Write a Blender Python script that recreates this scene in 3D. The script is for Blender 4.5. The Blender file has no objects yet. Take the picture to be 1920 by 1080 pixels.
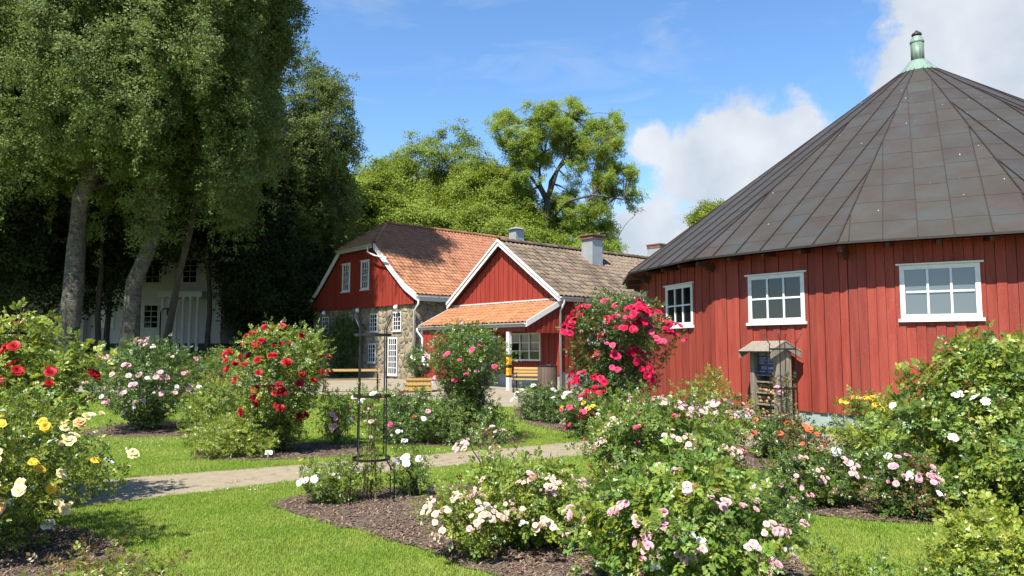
import bpy, math, random
import numpy as np
from mathutils import Vector, Matrix, noise as mnoise
from mathutils.geometry import delaunay_2d_cdt
S = bpy.context.scene
C = S.collection
rad = math.radians
RND = random.Random(7)
NP = np.random.default_rng(11)

# ---------------------------------------------------------------- camera, sky, sun
cam_d = bpy.data.cameras.new('camera')
cam_d.sensor_width = 36.0
cam_d.lens = 36.0 * 1392 / 1920
cam_d.clip_start = 0.05
cam_d.clip_end = 2000
cam = bpy.data.objects.new('camera', cam_d)
C.objects.link(cam)
cam.location = (0, 0, 1.8)
cam.rotation_euler = (rad(90 + 4.7), 0, 0)
S.camera = cam
S.render.resolution_x, S.render.resolution_y = 1024, 576
vs = S.view_settings
vs.view_transform = 'Standard'
vs.look = 'None'
vs.exposure = 1.35
vs.gamma = 1.0
vs.use_curve_mapping = False
SUN_AZ, SUN_EL = 29.0, 55.5            # travel azimuth from +Y towards +X ; elevation
sun_d = bpy.data.lights.new('sun', 'SUN')
sun_d.energy = 5.0
sun_d.angle = rad(0.5)
sun_d.color = (1.0, 0.94, 0.84)
sun = bpy.data.objects.new('sun', sun_d)
C.objects.link(sun)
_t = Vector((math.sin(rad(SUN_AZ)) * math.cos(rad(SUN_EL)), math.cos(rad(SUN_AZ)) * math.cos(rad(SUN_EL)), -math.sin(rad(SUN_EL))))
sun.rotation_euler = _t.to_track_quat('-Z', 'Y').to_euler()
sun.location = (-20, -30, 60)
W = bpy.data.worlds.new('World')
S.world = W
W.use_nodes = True
wn, wl = W.node_tree.nodes, W.node_tree.links
wn.clear()
def wnode(t, **k):
    n = wn.new(t)
    for a, b in k.items():
        setattr(n, a, b)
    return n
def wmath(op, a, b=None, c=None, clamp=False):
    n = wn.new('ShaderNodeMath'); n.operation = op; n.use_clamp = clamp
    for i, v in enumerate((a, b, c)):
        if v is None: continue
        if isinstance(v, (int, float)): n.inputs[i].default_value = v
        else: wl.new(v, n.inputs[i])
    return n.outputs[0]
sky = wnode('ShaderNodeTexSky', sky_type='NISHITA', sun_disc=False)
sky.sun_elevation = rad(SUN_EL)
sky.sun_rotation = rad(SUN_AZ + 180)
sky.air_density, sky.dust_density, sky.ozone_density, sky.altitude = 1.0, 0.2, 4.0, 100
tc = wnode('ShaderNodeTexCoord')
f_, p_ = 1392.0, rad(4.7)
def pxdir(px, py):
    u = (px - 960) / f_; v = (540 - py) / f_
    d = Vector((u, math.cos(p_) - v * math.sin(p_), math.sin(p_) + v * math.cos(p_)))
    return d.normalized()
# cumulus banks: each a set of soft lobes round a compass direction
lobes = [(1395, 275, 120), (1500, 255, 95), (1290, 320, 95), (1225, 275, 50), (1400, 400, 170), (1250, 440, 110), (1200, 480, 90), (1545, 330, 70),
         (1720, 110, 105), (1800, 60, 140), (1920, 90, 210), (1850, 180, 180), (2100, 150, 260), (2050, 380, 260), (1750, 20, 70)]
acc = None
for px, py, r in lobes:
    d = pxdir(px, py)
    vm = wnode('ShaderNodeVectorMath', operation='DISTANCE')
    wl.new(tc.outputs['Generated'], vm.inputs[0]); vm.inputs[1].default_value = d
    m = wmath('SUBTRACT', 1.0, wmath('DIVIDE', vm.outputs['Value'], r / f_ * 0.80))
    acc = m if acc is None else wmath('MAXIMUM', acc, m)
nz = wnode('ShaderNodeTexNoise'); nz.inputs['Scale'].default_value = 9; nz.inputs['Detail'].default_value = 11; nz.inputs['Roughness'].default_value = 0.64
wl.new(tc.outputs['Generated'], nz.inputs['Vector'])
cum = wmath('MULTIPLY_ADD', wmath('SUBTRACT', nz.outputs['Fac'], 0.5), 3.6, acc)
cum = wmath('MULTIPLY_ADD', cum, 1.9, 0.44, clamp=True)
cum_s = wmath('POWER', cum, 1.4)
# thin high wisps everywhere, drawn out along one direction
mp = wnode('ShaderNodeMapping'); mp.inputs['Scale'].default_value = (2.2, 3.0, 9.0); mp.inputs['Rotation'].default_value = (0.2, 0.5, 0.3)
wl.new(tc.outputs['Generated'], mp.inputs['Vector'])
nw = wnode('ShaderNodeTexNoise'); nw.inputs['Scale'].default_value = 2.1; nw.inputs['Detail'].default_value = 10; nw.inputs['Roughness'].default_value = 0.62; nw.inputs['Distortion'].default_value = 0.5
wl.new(mp.outputs[0], nw.inputs['Vector'])
wisp = wmath('MULTIPLY_ADD', nw.outputs['Fac'], 2.6, -1.32, clamp=True)
wisp = wmath('MULTIPLY', wisp, 0.55, clamp=True)
# broad scattered cloud away from the open patch of sky
vmf = wnode('ShaderNodeVectorMath', operation='DISTANCE')
wl.new(tc.outputs['Generated'], vmf.inputs[0]); vmf.inputs[1].default_value = pxdir(800, 200)
far = wmath('MULTIPLY_ADD', vmf.outputs['Value'], 1.6, -1.2, clamp=True)
ng = wnode('ShaderNodeTexNoise'); ng.inputs['Scale'].default_value = 3.0; ng.inputs['Detail'].default_value = 8
wl.new(tc.outputs['Generated'], ng.inputs['Vector'])
gen = wmath('MULTIPLY', wmath('MULTIPLY_ADD', ng.outputs['Fac'], 4.0, -2.55, clamp=True), far)
fac = wmath('MAXIMUM', wmath('MAXIMUM', cum_s, wisp), gen)
fac = wmath('MULTIPLY', fac, 0.96)
ns = wnode('ShaderNodeTexNoise'); ns.inputs['Scale'].default_value = 7; ns.inputs['Detail'].default_value = 6
wl.new(tc.outputs['Generated'], ns.inputs['Vector'])
cr = wnode('ShaderNodeValToRGB')
cr.color_ramp.elements[0].position = 0.36; cr.color_ramp.elements[0].color = (3.1, 3.55, 4.1, 1)
cr.color_ramp.elements[1].position = 0.62; cr.color_ramp.elements[1].color = (4.75, 4.95, 5.25, 1)
wl.new(ns.outputs['Fac'], cr.inputs['Fac'])
hs = wnode('ShaderNodeHueSaturation'); hs.inputs['Saturation'].default_value = 1.12; hs.inputs['Value'].default_value = 1.35
wl.new(sky.outputs[0], hs.inputs['Color'])
mx = wnode('ShaderNodeMixRGB')
wl.new(fac, mx.inputs['Fac']); wl.new(hs.outputs[0], mx.inputs['Color1']); wl.new(cr.outputs[0], mx.inputs['Color2'])
bg = wnode('ShaderNodeBackground'); bg.inputs['Strength'].default_value = 0.070
wl.new(mx.outputs[0], bg.inputs['Color'])
wo = wnode('ShaderNodeOutputWorld'); wl.new(bg.outputs[0], wo.inputs['Surface'])
try:
    S.cycles.max_bounces = 6; S.cycles.diffuse_bounces = 3; S.cycles.glossy_bounces = 2
    S.cycles.transmission_bounces = 4; S.cycles.transparent_max_bounces = 4
    S.cycles.use_denoising = True
except Exception:
    pass

# ---------------------------------------------------------------- materials
def mat(name, col, rough=0.7, col2=None, scale=4.0, detail=6, bump=0.0, bscale=None, rand=0.0, stretch=None, metal=0.0,
        spots=None, spec=0.5, trans=0.0, coords='Object', contrast=(0.35, 0.65), huerand=0.0, attr=None, dist=0.02, wvar=None):
    k_al = 0.58 if max(col) < 0.62 else 0.76
    col = tuple(c * k_al for c in col); col2 = tuple(c * k_al for c in col2) if col2 else None
    if spots: spots = (spots[0], tuple(c * k_al for c in spots[1]), spots[2], spots[3])
    m = bpy.data.materials.new(name); m.use_nodes = True
    nt = m.node_tree; n = nt.nodes; l = nt.links
    b = n['Principled BSDF']; out = n['Material Output']
    b.inputs['Roughness'].default_value = rough
    b.inputs['Metallic'].default_value = metal
    b.inputs['Specular IOR Level'].default_value = spec
    t = n.new('ShaderNodeTexCoord')
    vec = t.outputs[coords]
    if stretch:
        mpn = n.new('ShaderNodeMapping'); mpn.inputs['Scale'].default_value = stretch
        l.new(vec, mpn.inputs[0]); vec = mpn.outputs[0]
    cur = None
    if col2 is not None:
        nn = n.new('ShaderNodeTexNoise'); nn.inputs['Scale'].default_value = scale; nn.inputs['Detail'].default_value = detail
        nn.inputs['Roughness'].default_value = 0.62
        l.new(vec, nn.inputs['Vector'])
        r = n.new('ShaderNodeValToRGB')
        r.color_ramp.elements[0].position, r.color_ramp.elements[1].position = contrast
        r.color_ramp.elements[0].color = (*col, 1); r.color_ramp.elements[1].color = (*col2, 1)
        l.new(nn.outputs['Fac'], r.inputs['Fac']); cur = r.outputs['Color']
    else:
        rgb = n.new('ShaderNodeRGB'); rgb.outputs[0].default_value = (*col, 1); cur = rgb.outputs[0]
    if spots:
        sc_, scol, th, wd = spots
        n2 = n.new('ShaderNodeTexNoise'); n2.inputs['Scale'].default_value = sc_; n2.inputs['Detail'].default_value = 5
        l.new(vec, n2.inputs['Vector'])
        mr = n.new('ShaderNodeMapRange'); mr.inputs['From Min'].default_value = th; mr.inputs['From Max'].default_value = th + wd
        l.new(n2.outputs['Fac'], mr.inputs['Value'])
        mxx = n.new('ShaderNodeMixRGB'); mxx.inputs['Color2'].default_value = (*scol, 1)
        l.new(mr.outputs[0], mxx.inputs['Fac']); l.new(cur, mxx.inputs['Color1']); cur = mxx.outputs[0]
    if rand or huerand or attr:
        h = n.new('ShaderNodeHueSaturation')
        oi = n.new('ShaderNodeObjectInfo')
        src = oi.outputs['Random']
        if attr:
            at = n.new('ShaderNodeAttribute'); at.attribute_name = attr
            ad = n.new('ShaderNodeMath'); ad.operation = 'MULTIPLY_ADD'; ad.inputs[1].default_value = 0.6
            l.new(at.outputs['Fac'], ad.inputs[0])
            m2 = n.new('ShaderNodeMath'); m2.operation = 'MULTIPLY'; m2.inputs[1].default_value = 0.4
            l.new(oi.outputs['Random'], m2.inputs[0]); l.new(m2.outputs[0], ad.inputs[2]); src = ad.outputs[0]
        if rand:
            mr = n.new('ShaderNodeMapRange'); mr.inputs['To Min'].default_value = 1 - rand; mr.inputs['To Max'].default_value = 1 + rand
            l.new(src, mr.inputs['Value']); l.new(mr.outputs[0], h.inputs['Value'])
        if huerand:
            # a second random from the first
            f2 = n.new('ShaderNodeMath'); f2.operation = 'MULTIPLY'; f2.inputs[1].default_value = 7.31
            l.new(src, f2.inputs[0])
            f3 = n.new('ShaderNodeMath'); f3.operation = 'FRACT'; l.new(f2.outputs[0], f3.inputs[0])
            mh = n.new('ShaderNodeMapRange'); mh.inputs['To Min'].default_value = 0.5 - huerand; mh.inputs['To Max'].default_value = 0.5 + huerand
            l.new(f3.outputs[0], mh.inputs['Value']); l.new(mh.outputs[0], h.inputs['Hue'])
        l.new(cur, h.inputs['Color']); cur = h.outputs[0]
    if wvar:
        ws, wa, wc = wvar
        gm = n.new('ShaderNodeNewGeometry'); nv = n.new('ShaderNodeTexNoise'); nv.inputs['Scale'].default_value = ws; nv.inputs['Detail'].default_value = 5; nv.inputs['Roughness'].default_value = 0.6
        l.new(gm.outputs['Position'], nv.inputs['Vector'])
        mv = n.new('ShaderNodeMapRange'); mv.inputs['From Min'].default_value = 0.38; mv.inputs['From Max'].default_value = 0.66; mv.inputs['To Max'].default_value = wa
        l.new(nv.outputs['Fac'], mv.inputs['Value'])
        mz = n.new('ShaderNodeMixRGB'); mz.inputs['Color2'].default_value = (*wc, 1)
        l.new(mv.outputs[0], mz.inputs['Fac']); l.new(cur, mz.inputs['Color1']); cur = mz.outputs[0]
    l.new(cur, b.inputs['Base Color'])
    if bump:
        nb = n.new('ShaderNodeTexNoise'); nb.inputs['Scale'].default_value = bscale or scale * 4; nb.inputs['Detail'].default_value = 6
        l.new(vec, nb.inputs['Vector'])
        bp = n.new('ShaderNodeBump'); bp.inputs['Strength'].default_value = bump; bp.inputs['Distance'].default_value = dist
        l.new(nb.outputs['Fac'], bp.inputs['Height']); l.new(bp.outputs[0], b.inputs['Normal'])
    if trans:
        tr = n.new('ShaderNodeBsdfTranslucent')
        hb = n.new('ShaderNodeHueSaturation'); hb.inputs['Hue'].default_value = 0.485; hb.inputs['Value'].default_value = 1.5; hb.inputs['Saturation'].default_value = 1.05
        l.new(cur, hb.inputs['Color']); l.new(hb.outputs[0], tr.inputs['Color'])
        ms = n.new('ShaderNodeMixShader'); ms.inputs['Fac'].default_value = trans
        l.new(b.outputs[0], ms.inputs[1]); l.new(tr.outputs[0], ms.inputs[2]); l.new(ms.outputs[0], out.inputs['Surface'])
    return m
M = {}
M['red'] = mat('red_paint', (0.31, 0.044, 0.026), 0.62, (0.41, 0.074, 0.048), 1.6, 9, 0.5, 30, rand=0.17, stretch=(5, 5, 0.5), spec=0.3,
               spots=(22, (0.42, 0.17, 0.13), 0.66, 0.05))
M['red_house'] = mat('red_house_paint', (0.31, 0.034, 0.020), 0.65, (0.38, 0.052, 0.032), 1.5, 6, 0.25, 25, rand=0.1, stretch=(5, 5, 0.6), spec=0.3)
M['white'] = mat('white_paint', (0.70, 0.71, 0.70), 0.5, (0.80, 0.80, 0.78), 5, 5, 0.12, 30, spec=0.4)
M['white_old'] = mat('weathered_white_paint', (0.55, 0.55, 0.53), 0.6, (0.78, 0.78, 0.75), 9, 5, 0.2, 40)
M['glass'] = mat('window_glass', (0.012, 0.014, 0.016), 0.04, spec=0.7)
M['glass_cloud'] = mat('window_glass_cloud_reflection', (0.13, 0.16, 0.19), 0.08, spec=0.9)  # cloud reflection and curtain grey put into the pane colour
M['copper'] = mat('brown_copper_sheet', (0.066, 0.050, 0.036), 0.52, (0.084, 0.076, 0.062), 1.1, 8, 0.30, 2.2, rand=0.06, huerand=0.02, metal=0.25, dist=0.06, spec=0.5,
                  spots=(1.1, (0.072, 0.079, 0.074), 0.50, 0.25), contrast=(0.3, 0.7), wvar=(7.0, .0, (.3, .3, .3)))
M['seam'] = mat('dark_copper_seam', (0.035, 0.024, 0.020), 0.5, (0.05, 0.035, 0.028), 5, metal=0.2)
M['verdigris'] = mat('verdigris_copper', (0.15, 0.26, 0.21), 0.6, (0.26, 0.38, 0.32), 5, 7, 0.1, 20, stretch=(3, 3, 0.5))
M['verdigris_dark'] = mat('verdigris_dark_copper', (0.09, 0.12, 0.085), 0.55, (0.20, 0.32, 0.25), 5, 7, 0.1, 20, stretch=(3, 3, 0.4))
M['foundation'] = mat('pale_blue_rendered_foundation', (0.34, 0.43, 0.42), 0.8, (0.42, 0.50, 0.49), 3, 6, 0.2, 30)
M['foundation_grey'] = mat('grey_rendered_foundation', (0.46, 0.45, 0.42), 0.85, (0.58, 0.57, 0.53), 3, 6, 0.3, 30)
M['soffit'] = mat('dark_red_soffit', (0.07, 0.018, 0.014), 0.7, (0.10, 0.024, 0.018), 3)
M['tile_orange'] = mat('orange_clay_tile', (0.35, 0.145, 0.070), 0.75, (0.46, 0.235, 0.125), 3, 6, 0.25, 30, rand=0.28, huerand=0.012, spec=0.25)
M['tile_porch'] = mat('new_orange_clay_tile', (0.42, 0.165, 0.072), 0.7, (0.50, 0.23, 0.11), 3, 6, 0.2, 30, rand=0.16, huerand=0.008, spec=0.3)
M['tile_grey'] = mat('weathered_grey_brown_tile', (0.15, 0.105, 0.075), 0.85, (0.235, 0.19, 0.14), 4, 7, 0.4, 40, rand=0.38, huerand=0.03, spec=0.2,
                     spots=(7, (0.22, 0.23, 0.13), 0.58, 0.1))
M['underlay'] = mat('roof_underlay', (0.10, 0.05, 0.035), 0.9)
M['stone'] = mat('rubble_stone', (0.19, 0.155, 0.11), 0.9, (0.46, 0.385, 0.265), 2.5, 8, 0.6, 14, rand=0.34, huerand=0.02, dist=0.05)
M['mortar'] = mat('lime_mortar', (0.38, 0.32, 0.22), 0.95, (0.52, 0.445, 0.32), 2, 8, 0.5, 14)
M['metal_white'] = mat('white_metal', (0.74, 0.75, 0.75), 0.35, (0.80, 0.80, 0.80), 3, spec=0.5)
M['zinc'] = mat('pale_grey_blue_sheet_metal', (0.44, 0.48, 0.50), 0.45, (0.54, 0.57, 0.58), 2, 5, metal=0.3)
M['rust'] = mat('rusty_brown_sheet', (0.20, 0.10, 0.07), 0.6, (0.28, 0.15, 0.11), 4)
M['iron'] = mat('black_iron', (0.018, 0.018, 0.018), 0.45, (0.03, 0.028, 0.025), 12, metal=0.4)
M['yellow_wood'] = mat('yellow_stained_wood', (0.56, 0.33, 0.085), 0.55, (0.68, 0.43, 0.14), 3, 7, 0.2, 20, rand=0.08, stretch=(1, 12, 12))
M['bin_wood'] = mat('dark_brown_wood', (0.11, 0.07, 0.05), 0.75, (0.19, 0.13, 0.095), 3, 7, 0.3, 25, rand=0.15, stretch=(12, 12, 0.8))
M['old_wood'] = mat('silvered_grey_wood', (0.20, 0.165, 0.125), 0.85, (0.38, 0.33, 0.26), 3, 8, 0.5, 20, rand=0.12, stretch=(8, 8, 0.8))
M['log'] = mat('cut_log_ends', (0.28, 0.16, 0.08), 0.9, (0.50, 0.33, 0.18), 9, 6, 0.4, 30, rand=0.3)
M['hole'] = mat('dark_hollow', (0.02, 0.014, 0.01), 0.95)
M['poster_blue'] = mat('poster_blue_print', (0.035, 0.06, 0.22), 0.5, (0.05, 0.085, 0.28), 2)
M['print_white'] = mat('poster_white_print', (0.75, 0.78, 0.80), 0.6)
M['print_yellow'] = mat('poster_yellow_print', (0.80, 0.55, 0.06), 0.6)
M['stripe_yellow'] = mat('warning_yellow', (0.80, 0.42, 0.02), 0.5)
M['stripe_black'] = mat('warning_black', (0.02, 0.02, 0.02), 0.5)
M['opal'] = mat('opal_glass', (0.85, 0.85, 0.82), 0.2)
M['siding'] = mat('white_house_siding', (0.74, 0.76, 0.78), 0.6, (0.80, 0.81, 0.82), 2)
M['slate'] = mat('dark_house_roof', (0.05, 0.05, 0.055), 0.7)
M['soil_wall'] = mat('dark_stone_base', (0.08, 0.075, 0.07), 0.9, (0.14, 0.13, 0.12), 3)
M['path'] = mat('fine_gravel_path', (0.30, 0.245, 0.155), 0.95, (0.42, 0.35, 0.235), 6, 14, 0.7, 160, coords='Object', spots=(90, (0.22, 0.19, 0.15), 0.62, 0.05), contrast=(0.3, 0.7), dist=0.01)
M['plaza'] = mat('gravel_court', (0.29, 0.245, 0.17), 0.95, (0.39, 0.335, 0.24), 2, 12, 0.6, 90, contrast=(0.3, 0.7), dist=0.01)
M['mulch'] = mat('bark_mulch', (0.085, 0.055, 0.038), 0.95, (0.22, 0.155, 0.11), 16, 12, 1.0, 60, contrast=(0.35, 0.65), dist=0.03)
M['chip'] = mat('bark_chip', (0.10, 0.063, 0.042), 0.9, (0.26, 0.175, 0.12), 20, rand=0.5, attr='var')
M['turf'] = mat('mown_turf', (0.18, 0.235, 0.035), 0.9, (0.27, 0.31, 0.06), 0.9, 12, 0.6, 60, contrast=(0.3, 0.7), spots=(5, (0.12, 0.14, 0.035), 0.66, 0.1), spec=0.2)
M['blade'] = mat('grass_blade', (0.27, 0.43, 0.055), 0.55, rand=0.42, huerand=0.02, trans=0.35, attr='var', spec=0.2, wvar=(1.1, 0.5, (0.30, 0.33, 0.08)))
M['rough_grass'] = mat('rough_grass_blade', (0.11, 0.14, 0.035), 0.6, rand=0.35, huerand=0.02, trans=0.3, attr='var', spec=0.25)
M['daisy'] = mat('white_clover_flower', (0.78, 0.78, 0.74), 0.8)
def leafmat(name, col, tr=0.38, rnd=0.45, hue=0.022, rough=0.36, spec=0.5):
    return mat(name, col, rough, rand=rnd, huerand=hue, trans=tr, attr='var', spec=spec)
M['leaf_fresh'] = leafmat('fresh_green_rose_leaf', (0.25, 0.355, 0.055))
M['leaf_lime'] = leafmat('lime_green_rose_leaf', (0.37, 0.45, 0.06))
M['leaf_dark'] = leafmat('dark_green_rose_leaf', (0.085, 0.155, 0.032), 0.3)
M['leaf_mid'] = leafmat('mid_green_rose_leaf', (0.165, 0.275, 0.050), 0.34)
M['leaf_bronze'] = leafmat('bronze_young_leaf', (0.27, 0.185, 0.06), 0.35)
M['leaf_birch'] = mat('birch_leaf', (0.165, 0.225, 0.065), 0.6, rand=0.4, huerand=0.02, trans=0.30, attr='var', spec=0.2, wvar=(.45, .5, (0.13, 0.19, 0.04)))
M['leaf_shade'] = mat('shaded_woodland_leaf', (0.045, 0.070, 0.022), 0.65, rand=0.4, huerand=0.02, trans=0.22, attr='var', spec=0.2)  # shade cast by the birches is put into this leaf colour
M['leaf_lindenl'] = mat('linden_leaf', (0.19, 0.27, 0.04), 0.6, rand=0.4, huerand=0.02, trans=0.35, attr='var', spec=0.2, wvar=(.3, .7, (0.26, 0.33, 0.05)))
M['leaf_linden2'] = mat('bright_linden_leaf', (0.25, 0.34, 0.045), 0.6, rand=0.4, huerand=0.02, trans=0.35, attr='var', spec=0.2)
M['leaf_ash'] = mat('ash_leaf', (0.34, 0.46, 0.085), 0.6, rand=0.35, huerand=0.02, trans=0.5, attr='var', spec=0.2)
M['leaf_conifer'] = leafmat('conifer_needle', (0.020, 0.045, 0.018), 0.08, 0.3)
M['cane'] = mat('green_rose_cane', (0.11, 0.13, 0.04), 0.6, (0.16, 0.10, 0.05), 6)
M['wood_cane'] = mat('brown_woody_cane', (0.09, 0.06, 0.04), 0.8, (0.15, 0.11, 0.075), 8)
M['bark'] = mat('brown_grey_bark', (0.06, 0.048, 0.036), 0.9, (0.15, 0.125, 0.10), 3, 9, 0.9, 12, stretch=(3, 3, 0.7), dist=0.06)
M['bark_birch'] = mat('birch_bark', (0.075, 0.064, 0.045), 0.85, (0.19, 0.175, 0.135), 1.6, 9, 0.9, 8, stretch=(1.5, 1.5, 2.6), spots=(2.6, (0.055, 0.05, 0.04), 0.56, 0.05), dist=0.06)
def petal(name, c, c2=None, tr=0.25, hue=0.008, rnd=0.18):
    return mat(name, c, 0.55, rand=rnd, huerand=hue, trans=tr, attr='var', spec=0.25)
M['p_red'] = petal('deep_red_petal', (0.52, 0.006, 0.016))
M['p_crimson'] = petal('crimson_pink_petal', (0.72, 0.012, 0.085))
M['p_pale'] = petal('pale_pink_petal', (0.76, 0.52, 0.50), rnd=0.1)
M['p_cream'] = petal('faded_cream_pink_petal', (0.77, 0.60, 0.48), rnd=0.12, hue=0.02)
M['p_pink'] = petal('rose_pink_petal', (0.78, 0.42, 0.49), rnd=0.12)
M['p_hot'] = petal('bright_pink_petal', (0.80, 0.085, 0.20))
M['p_white'] = petal('white_petal', (0.84, 0.83, 0.78), rnd=0.06, hue=0.0)
M['p_yellow'] = petal('golden_yellow_petal', (0.86, 0.58, 0.05), rnd=0.12, hue=0.015)
M['p_butter'] = petal('butter_yellow_petal', (0.88, 0.78, 0.42), rnd=0.1, hue=0.015)
M['p_apricot'] = petal('apricot_petal', (0.86, 0.52, 0.22), rnd=0.12, hue=0.015)
M['p_orange'] = petal('orange_petal', (0.84, 0.16, 0.07), rnd=0.15, hue=0.015)

# ---------------------------------------------------------------- helpers
def V(*a): return Vector(a)
def mesh_from(name, verts, faces, m, smooth=False):
    me = bpy.data.meshes.new(name)
    me.from_pydata([tuple(v) for v in verts], [], faces)
    if m is not None: me.materials.append(m)
    if smooth:
        me.polygons.foreach_set('use_smooth', [True] * len(me.polygons))
    me.update()
    return me
def link(name, me, parent=None, mtx=None, kind=None, label=None):
    o = bpy.data.objects.new(name, me); C.objects.link(o)
    if parent is not None: o.parent = parent
    if mtx is not None: o.matrix_basis = mtx
    if kind: o['kind'] = kind
    if label: o['label'] = label
    return o
def thing(name, label, cat, loc=(0, 0, 0), rz=0.0, group=None):
    o = bpy.data.objects.new(name, None); C.objects.link(o)
    o.empty_display_size = 0.2
    o.location = loc; o.rotation_euler = (0, 0, rz)
    o['label'] = label; o['category'] = cat
    if group: o['group'] = group
    return o
class MB:
    def __init__(s): s.v = []; s.f = []
    def add(s, vs_, fs_):
        b = len(s.v); s.v += [Vector(v) for v in vs_]; s.f += [tuple(i + b for i in f) for f in fs_]
    def box(s, x0, x1, y0, y1, z0, z1, mtx=None):
        vs_ = [V(x, y, z) for z in (z0, z1) for y in (y0, y1) for x in (x0, x1)]
        if mtx is not None: vs_ = [mtx @ v for v in vs_]
        s.add(vs_, [(0, 2, 3, 1), (4, 5, 7, 6), (0, 1, 5, 4), (2, 6, 7, 3), (0, 4, 6, 2), (1, 3, 7, 5)])
    def bar(s, a, b, w, h, up=(0, 0, 1)):
        a = V(*a); b = V(*b); d = (b - a); L = d.length; d.normalize(); up = V(*up)
        x = d.cross(up)
        if x.length < 1e-4: x = d.cross(V(1, 0, 0))
        x.normalize(); z = x.cross(d)
        vs_ = [p + x * (sx * w / 2) + z * (sz * h / 2) for p in (a, b) for sz in (-1, 1) for sx in (-1, 1)]
        s.add(vs_, [(0, 1, 3, 2), (4, 6, 7, 5), (0, 4, 5, 1), (2, 3, 7, 6), (0, 2, 6, 4), (1, 5, 7, 3)])
    def tube(s, pts, r, n=8, cap=True):
        pts = [V(*p) for p in pts]
        rs = r if isinstance(r, (list, tuple)) else [r] * len(pts)
        base = len(s.v); up = V(0.31, 0.17, 0.93)
        for i, p in enumerate(pts):
            d = (pts[min(i + 1, len(pts) - 1)] - pts[max(i - 1, 0)])
            if d.length < 1e-9: d = V(0, 0, 1)
            d.normalize()
            x = d.cross(up)
            if x.length < 0.05: x = d.cross(V(1, 0, 0))
            x.normalize(); y = d.cross(x)
            for k in range(n):
                a = 2 * math.pi * k / n
                s.v.append(p + (x * math.cos(a) + y * math.sin(a)) * rs[i])
        for i in range(len(pts) - 1):
            for k in range(n):
                k2 = (k + 1) % n
                s.f.append((base + i * n + k, base + i * n + k2, base + (i + 1) * n + k2, base + (i + 1) * n + k))
        if cap:
            s.f.append(tuple(base + k for k in range(n))[::-1]); s.f.append(tuple(base + (len(pts) - 1) * n + k for k in range(n)))
    def lathe(s, prof, n=16, c=(0, 0, 0)):
        base = len(s.v); c = V(*c)
        for r, z in prof:
            for k in range(n):
                a = 2 * math.pi * k / n
                s.v.append(c + V(r * math.cos(a), r * math.sin(a), z))
        for i in range(len(prof) - 1):
            for k in range(n):
                k2 = (k + 1) % n
                s.f.append((base + i * n + k, base + i * n + k2, base + (i + 1) * n + k2, base + (i + 1) * n + k))
        s.f.append(tuple(base + k for k in range(n))[::-1]); s.f.append(tuple(base + (len(prof) - 1) * n + k for k in range(n)))
    def prism(s, poly, nrm, d0, d1):
        """poly: list of 3D points (plane), extruded along nrm from d0 to d1"""
        n = len(poly); a = [p + nrm * d0 for p in poly]; b = [p + nrm * d1 for p in poly]
        s.add(a + b, [tuple(range(n))[::-1], tuple(range(n, 2 * n))] + [(i, (i + 1) % n, n + (i + 1) % n, n + i) for i in range(n)])
    def build(s, name, m, parent=None, smooth=False, mtx=None, kind=None, label=None, bevel=0):
        me = mesh_from(name, s.v, s.f, m, smooth)
        o = link(name, me, parent, mtx, kind, label)
        if bevel:
            md = o.modifiers.new('edge', 'BEVEL'); md.width = bevel; md.segments = 2; md.limit_method = 'ANGLE'
        return o
def sstep(x, a, b):
    t = min(1.0, max(0.0, (x - a) / (b - a))); return t * t * (3 - 2 * t)
def H(x, y):
    z = 0.22 * sstep(y, 15, 27)
    if y > 1 and x < 0:
        z += 1.2 * sstep(-x / y, 0.285, 0.345) * sstep(y, 32.5, 37.5)
    return z
def clip_half(poly, p, n):
    """keep the side where (q-p).n <= 0, 2D"""
    out = []
    for i in range(len(poly)):
        a = poly[i]; b = poly[(i + 1) % len(poly)]
        da = (a[0] - p[0]) * n[0] + (a[1] - p[1]) * n[1]; db = (b[0] - p[0]) * n[0] + (b[1] - p[1]) * n[1]
        if da <= 0: out.append(a)
        if (da < 0 < db) or (db < 0 < da):
            t = da / (da - db); out.append((a[0] + (b[0] - a[0]) * t, a[1] + (b[1] - a[1]) * t))
    return out
def area(poly):
    return 0.5 * sum(poly[i][0] * poly[(i + 1) % len(poly)][1] - poly[(i + 1) % len(poly)][0] * poly[i][1] for i in range(len(poly)))
def inpoly(x, y, poly):
    r = False; n = len(poly); j = n - 1
    for i in range(n):
        xi, yi = poly[i]; xj, yj = poly[j]
        if (yi > y) != (yj > y) and x < (xj - xi) * (y - yi) / (yj - yi) + xi: r = not r
        j = i
    return r
def smooth_poly(poly, n=2):
    for _ in range(n):
        o = []
        for i in range(len(poly)):
            a = poly[i]; b = poly[(i + 1) % len(poly)]
            o.append((a[0] * .75 + b[0] * .25, a[1] * .75 + b[1] * .25)); o.append((a[0] * .25 + b[0] * .75, a[1] * .25 + b[1] * .75))
        poly = o
    return poly
def wiggle(poly, amp, seed):
    r = random.Random(seed); out = []
    for i in range(len(poly)):
        a = poly[i]; b = poly[(i + 1) % len(poly)]
        L = math.hypot(b[0] - a[0], b[1] - a[1]); k = max(1, min(60, int(L / 0.15)))
        for j in range(k):
            t = j / k; x = a[0] + (b[0] - a[0]) * t; y = a[1] + (b[1] - a[1]) * t
            nx = mnoise.noise(V(x * 2.3, y * 2.3, seed)) * amp * 1.5 + r.uniform(-1, 1) * amp * 0.35
            ny = mnoise.noise(V(x * 2.3, y * 2.3, seed + 9)) * amp * 1.5 + r.uniform(-1, 1) * amp * 0.35
            out.append((x + nx, y + ny))
    return out
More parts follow.
